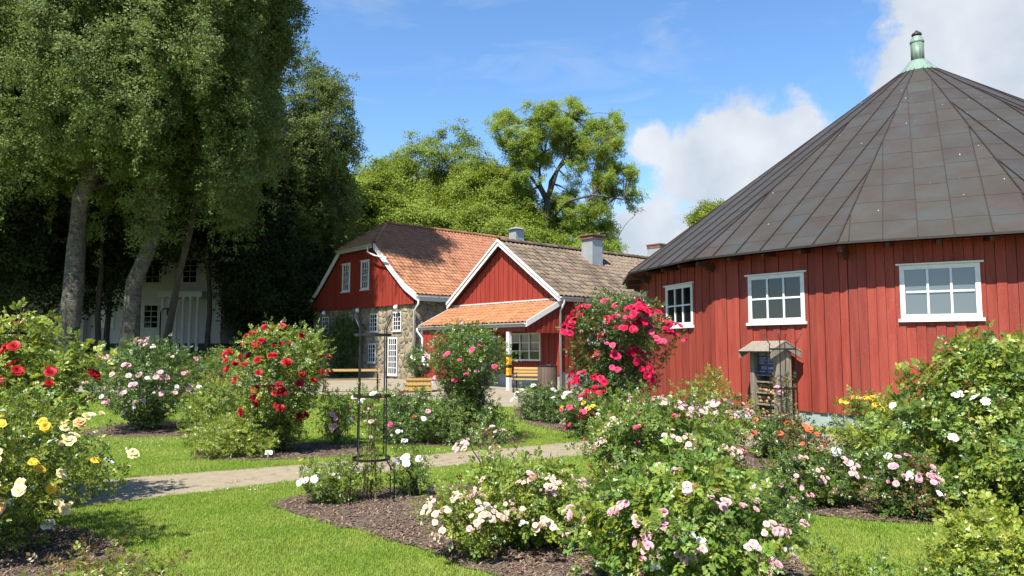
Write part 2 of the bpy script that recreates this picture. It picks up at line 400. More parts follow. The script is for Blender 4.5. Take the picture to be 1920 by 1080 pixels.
def sheet(name, poly, m, dz, step, kind='structure', mound=0.0):
    xs = [p[0] for p in poly]; ys = [p[1] for p in poly]
    pts = [Vector(p) for p in poly]; nb = len(pts)
    x = min(xs)
    while x < max(xs):
        y = min(ys)
        while y < max(ys):
            if inpoly(x, y, poly): pts.append(Vector((x, y)))
            y += step
        x += step
    edges = [(i, (i + 1) % nb) for i in range(nb)]
    vo, eo, fo, *_ = delaunay_2d_cdt(pts, edges, [], 1, 1e-4)
    vv = [(v.x, v.y, H(v.x, v.y) + dz + (mound * mnoise.noise(V(v.x * 2, v.y * 2, 3)) if mound else 0)) for v in vo]
    me = mesh_from(name, vv, [tuple(f) for f in fo], m)
    me.validate()
    return link(name, me, kind=kind)

# ---------------------------------------------------------------- scatter by geometry nodes
_groups = {}
def scatter_group(sources):
    key = tuple(s.name for s in sources)
    if key in _groups: return _groups[key]
    g = bpy.data.node_groups.new('scatter', 'GeometryNodeTree')
    g.interface.new_socket('Geometry', in_out='INPUT', socket_type='NodeSocketGeometry')
    g.interface.new_socket('Geometry', in_out='OUTPUT', socket_type='NodeSocketGeometry')
    n = g.nodes; l = g.links
    gi = n.new('NodeGroupInput'); go = n.new('NodeGroupOutput')
    jn = n.new('GeometryNodeJoinGeometry')
    for s in reversed(sources):
        oi = n.new('GeometryNodeObjectInfo'); oi.inputs['Object'].default_value = s; oi.inputs['As Instance'].default_value = True
        l.new(oi.outputs['Geometry'], jn.inputs[0])
    ip = n.new('GeometryNodeInstanceOnPoints'); ip.inputs['Pick Instance'].default_value = True
    l.new(gi.outputs[0], ip.inputs['Points']); l.new(jn.outputs[0], ip.inputs['Instance'])
    na = n.new('GeometryNodeInputNamedAttribute'); na.data_type = 'FLOAT_VECTOR'; na.inputs['Name'].default_value = 'rot'
    er = n.new('FunctionNodeEulerToRotation'); l.new(na.outputs['Attribute'], er.inputs[0]); l.new(er.outputs[0], ip.inputs['Rotation'])
    ns_ = n.new('GeometryNodeInputNamedAttribute'); ns_.data_type = 'FLOAT'; ns_.inputs['Name'].default_value = 'scl'
    l.new(ns_.outputs['Attribute'], ip.inputs['Scale'])
    ni = n.new('GeometryNodeInputNamedAttribute'); ni.data_type = 'INT'; ni.inputs['Name'].default_value = 'idx'
    l.new(ni.outputs['Attribute'], ip.inputs['Instance Index'])
    l.new(ip.outputs[0], go.inputs[0])
    _groups[key] = g
    return g
def scatter(name, P, R, SC, sources, parent=None, kind=None, label=None, weights=None):
    P = np.asarray(P, dtype=np.float32).reshape(-1, 3); n = len(P)
    R = np.asarray(R, dtype=np.float32).reshape(-1, 3)
    me = bpy.data.meshes.new(name); me.vertices.add(n)
    me.vertices.foreach_set('co', P.ravel())
    a = me.attributes.new('rot', 'FLOAT_VECTOR', 'POINT'); a.data.foreach_set('vector', R.ravel())
    a = me.attributes.new('scl', 'FLOAT', 'POINT'); a.data.foreach_set('value', np.asarray(SC, dtype=np.float32))
    a = me.attributes.new('idx', 'INT', 'POINT')
    if weights is None: idx = NP.integers(0, len(sources), n)
    else: idx = NP.choice(len(sources), n, p=np.array(weights) / sum(weights))
    a.data.foreach_set('value', idx.astype(np.int32))
    o = link(name, me, parent, kind=kind, label=label)
    md = o.modifiers.new('scatter', 'NODES'); md.node_group = scatter_group(sources)
    return o
def dir_euler(D, spin):
    """euler (XYZ) that takes +Z to unit direction D with a random spin"""
    D = D / np.maximum(np.linalg.norm(D, axis=1, keepdims=True), 1e-9)
    # R = Rz(c) Ry(b) Rz'(a): XYZ euler of matrix ; build matrices
    up = np.where(np.abs(D[:, 2:3]) > 0.95, np.array([[1.0, 0, 0]]), np.array([[0, 0, 1.0]]))
    X = np.cross(up, D); X /= np.maximum(np.linalg.norm(X, axis=1, keepdims=True), 1e-9)
    Y = np.cross(D, X)
    c, s = np.cos(spin)[:, None], np.sin(spin)[:, None]
    X2 = X * c + Y * s; Y2 = -X * s + Y * c
    ry = -np.arcsin(np.clip(X2[:, 2], -1, 1)); rx = np.arctan2(Y2[:, 2], D[:, 2]); rz = np.arctan2(X2[:, 1], X2[:, 0])
    return np.stack([rx, ry, rz], 1)

# source meshes (kept out of the scene; only the scatters use them)
def src(name, verts, faces, var, m):
    me = mesh_from(name, verts, faces, m)
    a = me.attributes.new('var', 'FLOAT', 'POINT'); a.data.foreach_set('value', np.asarray(var, dtype=np.float32))
    return bpy.data.objects.new(name, me)
def clone_src(o, name, m):
    me = o.data.copy(); me.name = name; me.materials.clear(); me.materials.append(m)
    return bpy.data.objects.new(name, me)
def leaflet(vs_, fs_, var, base, d, side, L, w, fold, v, nrm):
    b = len(vs_)
    m = base + d * (L * 0.52)
    vs_ += [base, m - side * w + nrm * fold, m, m + side * w + nrm * fold, base + d * L - nrm * fold * 0.6]
    fs_ += [(b, b + 2, b + 1), (b, b + 3, b + 2), (b + 1, b + 2, b + 4), (b + 2, b + 3, b + 4)]
    var += [v] * 5
def make_sprig(seed, L=0.24, nleaf=6, leaflets=5, size=0.042, droop=0.3):
    r = random.Random(seed); vs_, fs_, var = [], [], []
    # stem
    st = []
    for i in range(3):
        st.append(V(r.uniform(-.01, .01), r.uniform(-.01, .01), L * i / 2))
    for i in range(2):
        b = len(vs_); w = 0.0022
        vs_ += [st[i] + V(-w, 0, 0), st[i] + V(w, 0, 0), st[i + 1] + V(w, 0, 0), st[i + 1] + V(-w, 0, 0)]
        fs_ += [(b, b + 1, b + 2, b + 3)]; var += [0.4] * 4
    for k in range(nleaf):
        t = (k + 0.7) / nleaf; a = k * 2.4 + r.uniform(-.4, .4)
        base = V(0, 0, L * t)
        el = r.uniform(0.1, 0.8) if k < nleaf - 1 else 1.2
        d = V(math.cos(a) * math.cos(el), math.sin(a) * math.cos(el), math.sin(el)); d.normalize()
        side = d.cross(V(0, 0, 1)); side = side.normalized() if side.length > 0.05 else V(1, 0, 0)
        nrm = side.cross(d); nrm.normalize()
        side = (side + nrm * r.uniform(-.5, .5)).normalized(); nrm = side.cross(d).normalized()
        v = r.random(); rl = size * 2.0 * r.uniform(0.8, 1.2)
        pos = [(0.42, -1), (0.42, 1), (0.74, -1), (0.74, 1), (1.0, 0)] if leaflets == 5 else [(0.6, -1), (0.6, 1), (1.0, 0)] if leaflets == 3 else \
              [(0.3, -1), (0.3, 1), (0.53, -1), (0.53, 1), (0.77, -1), (0.77, 1), (1.0, 0)]
        for (u, sg) in pos:
            dd = d.copy(); p = base + d * (rl * u) - V(0, 0, 1) * droop * rl * u * u * 0.5
            if sg: dd = (d * 0.45 + side * sg * 0.9 - nrm * r.uniform(0, .25)).normalized()
            sd = nrm.cross(dd).normalized()
            s_ = size * r.uniform(.85, 1.15) * (1.1 if not sg else (0.8 if u < .5 else 1))
            nn = (nrm + V(r.uniform(-.35, .35), r.uniform(-.35, .35), r.uniform(-.2, .2))).normalized()
            sd = (sd - nn * sd.dot(nn)).normalized()
            leaflet(vs_, fs_, var, p, dd, sd, s_, s_ * 0.33, s_ * 0.10, min(1, max(0, v + r.uniform(-.25, .25))), nn)
    return vs_, fs_, var
def sprig_set(tag, m, **k):
    out = []
    for s_ in range(3):
        v, f, a = make_sprig(s_ * 7 + 3, **k); out.append(src('sprig_' + tag, v, f, a, m))
    return out
SP = {}
SP['fresh'] = sprig_set('fresh', M['leaf_fresh'])
for nm, mk in (('lime', 'leaf_lime'), ('dark', 'leaf_dark'), ('mid', 'leaf_mid'), ('bronze', 'leaf_bronze')):
    SP[nm] = [clone_src(o, 'sprig_' + nm, M[mk]) for o in SP['fresh']]
SP['big'] = sprig_set('big', M['leaf_mid'], L=0.26, nleaf=6, leaflets=7, size=0.046, droop=0.5)
SP['biglime'] = [clone_src(o, 'sprig_biglime', M['leaf_lime']) for o in SP['big']]
SP['bigfresh'] = [clone_src(o, 'sprig_bigfresh', M['leaf_fresh']) for o in SP['big']]
def make_cluster(seed, n, R, size, m, flat=0.6, strand=False, narrow=0.34):
    r = random.Random(seed); vs_, fs_, var = [], [], []
    for i in range(n):
        if strand:
            t = r.random(); p = V(r.gauss(0, .07), r.gauss(0, .07), -t * R * 2)
            d = V(r.gauss(0, .6), r.gauss(0, .6), -1 + r.gauss(0, .3)).normalized()
        else:
            p = V(r.gauss(0, 1), r.gauss(0, 1), r.gauss(0, 1) * flat); p = p.normalized() * R * (r.random() ** 0.5); p.z *= flat
            d = V(r.gauss(0, 1), r.gauss(0, 1), r.gauss(-.2, .5)).normalized()
        nn = V(r.gauss(0, .55), r.gauss(0, .55), 1).normalized()
        sd = nn.cross(d)
        if sd.length < .1: continue
        sd.normalize(); s_ = size * r.uniform(.7, 1.3)
        b = len(vs_)
        vs_ += [p, p + d * s_ * .5 - sd * s_ * narrow, p + d * s_, p + d * s_ * .5 + sd * s_ * narrow]
        fs_ += [(b, b + 1, b + 2, b + 3)]; v = r.random(); var += [v] * 4
    return src('leaf_cluster', vs_, fs_, var, m)
CL = {
    'birch': [make_cluster(1, 60, .40, .105, M['leaf_birch'], .6), make_cluster(2, 50, .42, .10, M['leaf_birch'], 1, True), make_cluster(3, 60, .48, .095, M['leaf_birch'], .5)],
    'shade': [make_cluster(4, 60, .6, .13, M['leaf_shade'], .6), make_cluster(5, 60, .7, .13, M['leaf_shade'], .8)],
    'linden': [make_cluster(6, 70, .6, .13, M['leaf_lindenl'], .6), make_cluster(7, 70, .6, .14, M['leaf_linden2'], .6)],
    'ash': [make_cluster(8, 55, .45, .15, M['leaf_ash'], .6, narrow=.2), make_cluster(9, 45, .38, .15, M['leaf_ash'], .5, narrow=.2)],
    'conifer': [make_cluster(10, 80, .5, .16, M['leaf_conifer'], .35, narrow=.10)],
    'box': [make_cluster(12, 90, .13, .028, M['leaf_fresh'], .8)],
}
# ---------------------------------------------------------------- ground, paths, beds
def axis(segs):
    out = []
    for a, b, st in segs:
        n = max(1, int(round((b - a) / st)))
        out += [a + (b - a) * i / n for i in range(n)]
    out.append(segs[-1][1]); return out
gx = axis([(-600, -60, 60), (-60, -30, 3), (-30, 30, 0.5), (30, 60, 5), (60, 600, 60)])
gy = axis([(-300, -10, 40), (-10, 12, 2), (12, 42, 0.5), (42, 80, 4), (80, 900, 80)])
vv = [(x, y, H(x, y)) for y in gy for x in gx]
nx_ = len(gx)
ff = [(j * nx_ + i, j * nx_ + i + 1, (j + 1) * nx_ + i + 1, (j + 1) * nx_ + i) for j in range(len(gy) - 1) for i in range(nx_ - 1)]
link('lawn', mesh_from('lawn', vv, ff, M['turf'], True), kind='structure')

path_poly = wiggle([(-14, 5.2), (-9.0, 6.7), (-4.86, 8.68), (-3.1, 10.22), (-0.51, 11.96), (1.08, 12.66), (4.4, 13.6), (7.2, 12.6), (9.8, 11.2), (12.5, 10.2),
             (13.5, 12.1), (10.6, 13.2), (8.1, 14.45), (6.1, 16.6), (4.4, 17.0), (3.9, 16.6), (1.02, 14.44), (0.0, 13.74), (-3.32, 11.74), (-5.7, 10.35), (-10, 8.5), (-14.6, 7.2)], 0.03, 1)
sheet('path', path_poly, M['path'], 0.006, 0.8)
plaza_poly = wiggle([(-24, 31.2), (-16.4, 27.6), (-10.6, 26.0), (-5.5, 25.8), (-2.6, 23.6), (-0.4, 21.6), (1.6, 21.6), (3.2, 24.2), (5.2, 26.4), (7, 33), (4, 42), (-3, 47), (-13, 47.5), (-13.2, 41), (-13.0, 33.0), (-17, 31.5), (-24.5, 33)], 0.04, 2)
sheet('court', plaza_poly, M['plaza'], 0.012, 0.9)
beds = {
    'bed_a': [(-2.95, 8.9), (-2.3, 9.55), (-1.2, 9.9), (0.0, 10.2), (1.7, 10.6), (2.6, 9.8), (3.0, 8.6), (2.6, 7.2), (2.3, 5.6), (1.4, 5.0), (0.5, 5.5), (-0.35, 6.2), (-0.9, 7.0), (-2.0, 7.9)],
    'bed_b': [(-8, 8.4), (-5.0, 8.0), (-3.9, 7.3), (-2.9, 6.2), (-2.4, 5.2), (-2.3, 3.5), (-9, 3.5)],
    'bed_c': [(-5.75, 13.6), (-5.0, 11.95), (-3.0, 12.45), (-2.2, 12.9), (-2.6, 14.0), (-4.0, 14.6)],
    'bed_d': [(-9.6, 16.6), (-8.9, 15.3), (-7.2, 15.2), (-5.8, 16.0), (-5.8, 17.6), (-7.4, 18.3), (-9.1, 18.0)],
    'bed_e': [(-3.2, 18.0), (-2.55, 15.2), (-1.9, 13.8), (-0.2, 13.95), (0.35, 14.6), (-0.3, 15.8), (-1.6, 17.2), (-2.4, 19.0)],
    'bed_f': [(0.0, 21.5), (0.1, 19.2), (0.5, 17.2), (1.5, 15.7), (3.2, 15.8), (3.7, 17.6), (3.6, 19.4), (2.8, 22.0), (1.3, 22.0)],
    'bed_g': [(3.2, 12.3), (3.6, 11.2), (5.0, 10.0), (6.6, 9.8), (7.2, 11.0), (6.8, 12.4), (4.4, 13.3)],
    'bed_h': [(2.5, 9.3), (3.0, 8.3), (4.4, 7.7), (6.0, 7.0), (8.6, 6.6), (8.8, 9.8), (6.8, 9.4), (5.0, 9.5), (3.6, 9.6)],
    'bed_i': [(3.0, 4.6), (3.6, 5.0), (4.4, 4.6), (4.4, 3.2), (3.0, 3.2)],
}
beds = {k: wiggle(smooth_poly(v, 1), 0.05, 11 + i) for i, (k, v) in enumerate(beds.items())}
for k, v in beds.items():
    sheet('flower_bed', v, M['mulch'], 0.016, 0.25, mound=0.012)
strip = wiggle([(3.5, 19.8), (4.35, 17.0), (6.2, 14.5), (8.2, 12.9), (8.5, 13.25), (6.6, 14.9), (5.0, 17.0), (4.3, 19.9)], 0.02, 77)

no_grass = [path_poly, plaza_poly] + list(beds.values())
def ok_grass(x, y):
    for p in no_grass:
        if inpoly(x, y, p): return False
    dx, dy = x - 13.344, y - 23.719
    return dx * dx + dy * dy > 9.1 ** 2
boxes = [(min(p[0] for p in q), max(p[0] for p in q), min(p[1] for p in q), max(p[1] for p in q)) for q in no_grass]
def mask_grass(P):
    keep = np.ones(len(P), bool)
    for q in no_grass:
        qa = np.array(q); x, y = P[:, 0], P[:, 1]; ins = np.zeros(len(P), bool)
        xj, yj = qa[-1]
        for xi, yi in qa:
            c = ((yi > y) != (yj > y)); 
            with np.errstate(divide='ignore', invalid='ignore'):
                ins ^= c & (x < (xj - xi) * (y - yi) / (yj - yi if yj != yi else 1e-9) + xi)
            xj, yj = xi, yi
        keep &= ~ins
    keep &= ((P[:, 0] - 13.344) ** 2 + (P[:, 1] - 23.719) ** 2) > 9.15 ** 2
    return P[keep]
def make_tuft(seed, n, R, h, w, m):
    r = random.Random(seed); vs_, fs_, var = [], [], []
    for i in range(n):
        p = V(r.uniform(-R, R), r.uniform(-R, R), 0); a = r.uniform(0, 6.28); d = V(math.cos(a), math.sin(a), 0)
        s_ = V(-d.y, d.x, 0); hh = h * r.uniform(.5, 1.15); ln = r.uniform(.15, .9) * hh; v = r.random()
        b = len(vs_)
        vs_ += [p - s_ * w, p + s_ * w, p + d * ln * .4 + V(0, 0, hh * .6) + s_ * w * .7, p + d * ln * .4 + V(0, 0, hh * .6) - s_ * w * .7, p + d * ln + V(0, 0, hh)]
        fs_ += [(b, b + 1, b + 2, b + 3), (b + 3, b + 2, b + 4)]; var += [v] * 5
    return src('grass_tuft', vs_, fs_, var, m)
tufts = [make_tuft(1, 40, .085, .032, .0022, M['blade']), make_tuft(2, 40, .085, .027, .0022, M['blade'])]
tufts_far = [make_tuft(3, 40, .17, .048, .005, M['blade']), make_tuft(4, 40, .17, .042, .005, M['blade'])]
rough_t = [make_tuft(5, 34, .2, .22, .006, M['rough_grass'])]
def wedge(y0, y1, n, m=0.75):
    y = NP.uniform(y0 ** 2, y1 ** 2, n) ** 0.5
    x = NP.uniform(-m, m, n) * y
    return np.stack([x, y], 1)
def lay(P):
    return np.array([(x, y, H(x, y)) for x, y in P])
def lawn_scatter(name, P, srcs, lo, hi):
    P = mask_grass(P); n = len(P); P3 = lay(P)
    scatter(name, P3, np.stack([np.zeros(n), np.zeros(n), NP.uniform(0, 6.28, n)], 1), NP.uniform(lo, hi, n), srcs, kind='stuff')
lawn_scatter('grass', wedge(3.6, 9.5, 22000), tufts, .8, 1.25)
lawn_scatter('grass', wedge(9.5, 16, 22000), tufts, .95, 1.5)
lawn_scatter('grass', wedge(16, 33, 26000, .75), tufts_far, .8, 1.3)
Pr = wedge(32, 44, 5000, .75); Pr = Pr[Pr[:, 0] < -0.3 * Pr[:, 1]]
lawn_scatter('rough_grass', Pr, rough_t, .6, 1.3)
# white clover heads in the lawn
v, f = [], []
for i in range(5):
    a = i * 1.256; v += [V(0, 0, .055), V(.014 * math.cos(a), .014 * math.sin(a), .048), V(.014 * math.cos(a + 1.2), .014 * math.sin(a + 1.2), .048), V(.006, 0, .062)]; f += [(4 * i, 4 * i + 1, 4 * i + 2), (4 * i + 3, 4 * i + 1, 4 * i + 2)]
clover = [src('clover_head', v, f, [0.5] * len(v), M['daisy'])]
Pc = np.concatenate([np.stack([NP.normal(cx_, sx_, n_), NP.normal(cy_, sy_, n_)], 1) for cx_, cy_, sx_, sy_, n_ in
    ((-7.4, 14.3, .9, .35, 90), (-1.8, 13.2, 1.2, .25, 70), (-3.6, 10.0, .9, .3, 70), (0.2, 11.9, .9, .25, 60), (-3.0, 20, 2, 1.5, 40), (-6, 20, 3, 3, 60))])
Pc = mask_grass(Pc); n = len(Pc)
scatter('clover_flowers', lay(Pc), np.stack([NP.normal(0, .2, n), NP.normal(0, .2, n), NP.uniform(0, 6.28, n)], 1), NP.uniform(.35, .75, n), clover, kind='stuff')
# bark chips on the near beds
r = random.Random(5); v, f, va = [], [], []
for i in range(16):
    c = V(r.uniform(-.07, .07), r.uniform(-.07, .07), r.uniform(.004, .018)); a = r.uniform(0, 6.28); l_ = r.uniform(.008, .022); w_ = r.uniform(.004, .009)
    d = V(math.cos(a), math.sin(a), r.uniform(-.5, .5)) * l_; s_ = V(-math.sin(a), math.cos(a), r.uniform(-.4, .4)) * w_
    b = len(v); v += [c - d - s_, c + d - s_, c + d + s_, c - d + s_]; f += [(b, b + 1, b + 2, b + 3)]; va += [r.random()] * 4
chips = [src('chips', v, f, va, M['chip'])]
Pq = []
for k, q in beds.items():
    x0, x1, y0, y1 = min(p[0] for p in q), max(p[0] for p in q), min(p[1] for p in q), max(p[1] for p in q)
    dens = 190 if y0 < 8 else 90
    for _ in range(int((x1 - x0) * (y1 - y0) * dens)):
        x, y = RND.uniform(x0, x1), RND.uniform(y0, y1)
        if inpoly(x, y, q) and y > 3.5 and abs(x) < .8 * y: Pq.append((x, y, H(x, y) + .014))
n = len(Pq)
scatter('bark_chips', Pq, np.stack([np.zeros(n), np.zeros(n), NP.uniform(0, 6.28, n)], 1), NP.uniform(.55, .95, n), chips, kind='stuff')

Pg = []
M['grit'] = mat('loose_grit', (0.36, 0.30, 0.21), 0.9, rand=0.5, attr='var')
grit = [clone_src(chips[0], 'grit', M['grit'])]
for q in (path_poly, plaza_poly):
    x0, x1, y0, y1 = min(p[0] for p in q), max(p[0] for p in q), min(p[1] for p in q), max(p[1] for p in q)
    for _ in range(4200):
        x, y = RND.uniform(x0, x1), RND.uniform(y0, y1)
        if inpoly(x, y, q) and abs(x) < .8 * y and y < 22: Pg.append((x, y, H(x, y) + .004))
n = len(Pg)
scatter('path_grit', Pg, np.stack([np.zeros(n), np.zeros(n), NP.uniform(0, 6.28, n)], 1), NP.uniform(.35, .7, n), grit, kind='stuff')

# ---------------------------------------------------------------- windows
def frame_mtx(o, xd, nd):
    """local x = along wall, local y = outward normal, local z = up"""
    xd = V(*xd).normalized(); nd = V(*nd).normalized(); zd = V(0, 0, 1)
    return Matrix(((xd.x, nd.x, zd.x, o[0]), (xd.y, nd.y, zd.y, o[1]), (xd.z, nd.z, zd.z, o[2]), (0, 0, 0, 1)))
def window(parent, mtx, x, z0, w, h, cols, rows, fw=0.08, mw=0.03, proud=0.05, rec=0.05, glass='glass', sill=True, header=True, panes=False,
           white='white', label=None, mullions=(), sillw=0.07, name='window', arch=False):
    """window centred at local x, from z0 up; frame stands proud of the wall by `proud`, the glass sits back by `rec`"""
    win = bpy.data.objects.new(name, None); C.objects.link(win); win.parent = parent
    win.matrix_basis = mtx @ Matrix.Translation((x, 0, z0))
    if label: win['label'] = label
    m = MB()
    m.box(-w / 2, -w / 2 + fw, -rec - .02, proud, 0, h); m.box(w / 2 - fw, w / 2, -rec - .02, proud, 0, h)
    m.box(-w / 2 + fw, w / 2 - fw, -rec - .02, proud - .002, 0, fw); m.box(-w / 2 + fw, w / 2 - fw, -rec - .02, proud - .002, h - fw, h)
    m.build('frame', M[white], win)
    iw, ih = w - 2 * fw, h - 2 * fw
    g = MB(); xs = [(-iw / 2 + iw * i / cols) for i in range(cols + 1)]; zs = [fw + ih * j / rows for j in range(rows + 1)]
    for i in range(1, cols):
        ww = mw * (2.0 if i in mullions else 1)
        g.box(xs[i] - ww / 2, xs[i] + ww / 2, -rec - .01, -rec + .03 + (0.015 if i in mullions else 0), fw, h - fw)
    for j in range(1, rows):
        for i in range(cols):
            g.box(xs[i] + mw * .45, xs[i + 1] - mw * .45, -rec - .01, -rec + .026, zs[j] - mw / 2, zs[j] + mw / 2)
    g.build('glazing_bar', M[white], win, kind='stuff')
    if panes:
        pm = MB(); pm.box(-iw / cols / 2 + .002, iw / cols / 2 - .002, -.006, 0, -ih / rows / 2 + .002, ih / rows / 2 - .002)
        me = mesh_from('pane', pm.v, pm.f, M[glass])
        for i in range(cols):
            for j in range(rows):
                link('pane', me, win, Matrix.Translation(((xs[i] + xs[i + 1]) / 2, -rec, (zs[j] + zs[j + 1]) / 2)) @ Matrix.Rotation(RND.uniform(-.012, .012), 4, 'Z'))
    else:
        pm = MB(); pm.box(-iw / 2, iw / 2, -rec - .006, -rec, fw, h - fw); pm.build('pane', M[glass], win)
    if sill:
        s = MB(); s.box(-w / 2 - .05, w / 2 + .05, -rec, proud + .05, -sillw, -.003); s.build('sill', M[white], win, bevel=.005)
    if header:
        s = MB(); s.box(-w / 2 - .07, w / 2 + .07, -rec, proud + .04, h + .003, h + .04); s.build('header', M[white], win)
    return win
def planks(parent, mtx, x0, x1, zbot, ztopf, holes, pw, m, name='plank', thick=.022, step=.020, gap=.008, zbotf=None, rng=RND):
    """vertical boards, alternate ones proud; ztopf(x) gives the top; holes are (xa,xb,za,zb)"""
    n = max(1, round((x1 - x0) / pw)); w = (x1 - x0) / n
    strips = []
    for i in range(n):
        a, b = x0 + i * w + gap / 2, x0 + (i + 1) * w - gap / 2
        off = (step if i % 2 else 0.0) + rng.uniform(0, .004)
        cutx = sorted({a, b} | {q for hh in holes for q in hh[:2] if a + .02 < q < b - .02})
        for a2, b2 in zip(cutx, cutx[1:]): strips.append((a2, b2, off))
    for a, b, off in strips:
        zb = zbotf((a + b) / 2) if zbotf else zbot
        za, zbb = ztopf(a), ztopf(b)
        segs = [(zb, None)]
        cuts = [hh for hh in holes if hh[0] < b - .021 and hh[1] > a + .021]
        cuts.sort(key=lambda q: q[2])
        lo = zb; parts_ = []
        for hh in cuts:
            if hh[2] > lo + .03: parts_.append((lo, hh[2]))
            lo = hh[3]
        parts_.append((lo, None))
        for (l0, l1) in parts_:
            ta, tb = (za, zbb) if l1 is None else (l1, l1)
            if max(ta, tb) < l0 + .03: continue
            ta = max(ta, l0 + .01); tb = max(tb, l0 + .01)
            j = rng.uniform(0, .012) if l0 == zb else 0
            poly = [V(a, 0, l0 - j), V(b, 0, l0 - j), V(b, 0, tb), V(a, 0, ta)]
            mb = MB(); mb.prism(poly, V(0, 1, 0), off + .002, off + thick)
            mb.f = [tuple(reversed(q)) for q in mb.f]
            mb.build(name, m, parent, mtx=mtx)

# ---------------------------------------------------------------- round barn
CX, CY, RW, RE, A0, NF = 13.344, 23.719, 9.113, 9.798, -2.649, 16
ZF, ZE, ZA = 0.36, 4.13, 11.22
barn = thing('round_barn', 'big round red boarded barn with brown metal cone roof and green pipe', 'barn', (CX, CY, 0))
def corner(r, k, z=0.0):
    a = A0 + k * 2 * math.pi / NF
    return V(r * math.cos(a), r * math.sin(a), z)
wall = link('wall', None, barn)
fnd = MB()
core = MB()
core.v = [corner(RW - .03, k, z) for z in (0.1, ZE + .05) for k in range(NF)]
core.f = [(k, (k + 1) % NF, NF + (k + 1) % NF, NF + k) for k in range(NF)] + [tuple(range(NF, 2 * NF))]
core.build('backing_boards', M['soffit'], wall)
for k in range(NF):
    a, b = corner(RW, k), corner(RW, k + 1)
    xd = (b - a).normalized(); nd = V(xd.y, -xd.x, 0)
    mid = (a + b) / 2; L = (b - a).length
    if nd.dot(mid) < 0: nd = -nd
    mt = frame_mtx((mid.x, mid.y, 0), xd, nd)
    wz0, wh, ww = 2.45, 1.16, 1.50
    vis = k in (NF - 3, NF - 2, NF - 1, 0, 1, 2)
    hole = [(-ww / 2, ww / 2, wz0 - .075, wz0 + wh + .01)]
    if vis:
        planks(wall, mt, -L / 2 + .004, L / 2 - .004, ZF - .005, lambda x: ZE + .02, hole, .19, M['red'])
    elif True:
        m = MB(); n_ = 14
        for i in range(n_):
            o_ = .018 if i % 2 else 0
            m.box(-L / 2 + i * L / n_, -L / 2 + (i + 1) * L / n_ - .006, o_, o_ + .022, ZF, ZE, mt)
        m.build('plank', M['red'], wall, kind='stuff')
    if vis or k in (3, NF - 4):
        window(barn, mt, 0, wz0, ww, wh, 3, 2, fw=.095, mw=.042, proud=.06, rec=-.035, panes=vis, glass='glass_cloud' if k == 1 else 'glass',
               label='wide window with grey cloud reflection and curtain tone in its panes' if k == 1 else None)
fnd.v = [corner(r_, k, z) for (r_, z) in ((RW - .01, -.3), (RW - .01, ZF - .012), (RW - .2, ZF - .012)) for k in range(NF)]
fnd.f = [(r_ * NF + k, r_ * NF + (k + 1) % NF, (r_ + 1) * NF + (k + 1) % NF, (r_ + 1) * NF + k) for r_ in (0, 1) for k in range(NF)]
fnd.build('foundation', M['foundation'], barn)
roof = link('roof', None, barn)
RC = 0.42                                     # radius of the collar at the top
slope_len = None
panel_list = []
def facet_frame(k):
    a, b = corner(RE, k, ZE), corner(RE, k + 1, ZE); ap = V(0, 0, ZA)
    mid = (a + b) / 2; ud = (b - a).normalized(); vd = (ap - mid); Lv = vd.length; vd.normalize(); nd = ud.cross(vd)
    if nd.z < 0: nd = -nd
    return mid, ud, vd, nd, (b - a).length, Lv
rr = random.Random(3)
rest = MB(); seams_stuff = MB()
sheet_top = MB()
for k in range(NF):
    mid, ud, vd, nd, Wd, Lv = facet_frame(k)
    vmax = Lv * (1 - RC / RE)
    half = lambda v_: Wd / 2 * (1 - v_ / Lv)
    sheet_top.prism([mid - ud * Wd / 2, mid + ud * Wd / 2, V(0, 0, ZA)], nd, -.03, 0)
    cw = .665; off = rr.choice([0.0, .3, .18])
    cols = [-3 * cw + off + i * cw for i in range(-1, 8)]
    wc = corner(1, k) + corner(1, k + 1); wc.normalize()
    toc = V(-CX, -CY, 0).normalized()
    facing = wc.dot(toc)
    for ci in range(len(cols) - 1):
        u0, u1 = cols[ci], cols[ci + 1]
        rh = .93; v0 = -rr.uniform(.1, .5) * rh
        while v0 < vmax:
            v1 = v0 + rh * rr.uniform(.94, 1.06)
            poly = [(u0, max(v0, 0)), (u1, max(v0, 0)), (u1, min(v1, vmax)), (u0, min(v1, vmax))]
            k_ = Wd / 2 / Lv
            poly = clip_half(poly, (Wd / 2, 0), (1, k_)); 
            if len(poly) > 2: poly = clip_half(poly, (-Wd / 2, 0), (-1, k_))
            if len(poly) > 2 and abs(area(poly)) > .012:
                cxx = sum(p[0] for p in poly) / len(poly); cyy = sum(p[1] for p in poly) / len(poly)
                pp = []
                for (uu, vv_) in poly:
                    du, dv = uu - cxx, vv_ - cyy
                    uu2 = cxx + du - math.copysign(min(.001, abs(du)), du); vv2 = cyy + dv - math.copysign(min(.0015, abs(dv)), dv)
                    tilt = .004 * (1 - (vv_ - v0) / rh)          # lower edge laps over the sheet below
                    pp.append((uu2, vv2, tilt))
                panel_list.append((facing - .02 * (cyy / Lv), k, mid, ud, vd, nd, pp))
            v0 = v1
        if ci > 0:
            # standing seam at u0
            vt = min(vmax, Lv * (1 - abs(u0) / (Wd / 2)))
            if abs(u0) < Wd / 2 - .05 and vt > .1:
                s_ = MB(); s_.bar(mid + ud * u0 + nd * .022, mid + ud * u0 + vd * vt + nd * .022, .016, .03, nd)
                if facing > -.1: s_.build('standing_seam', M['seam'], roof)
                else: seams_stuff.add(s_.v, s_.f)
    # hip seam
    a = corner(RE, k, ZE); ap = V(0, 0, ZA); d_ = ap - a; top = a + d_ * (1 - RC / RE)
    s_ = MB(); s_.bar(a + V(0, 0, .025), top + V(0, 0, .02), .026, .035); s_.build('hip_seam', M['seam'], roof)
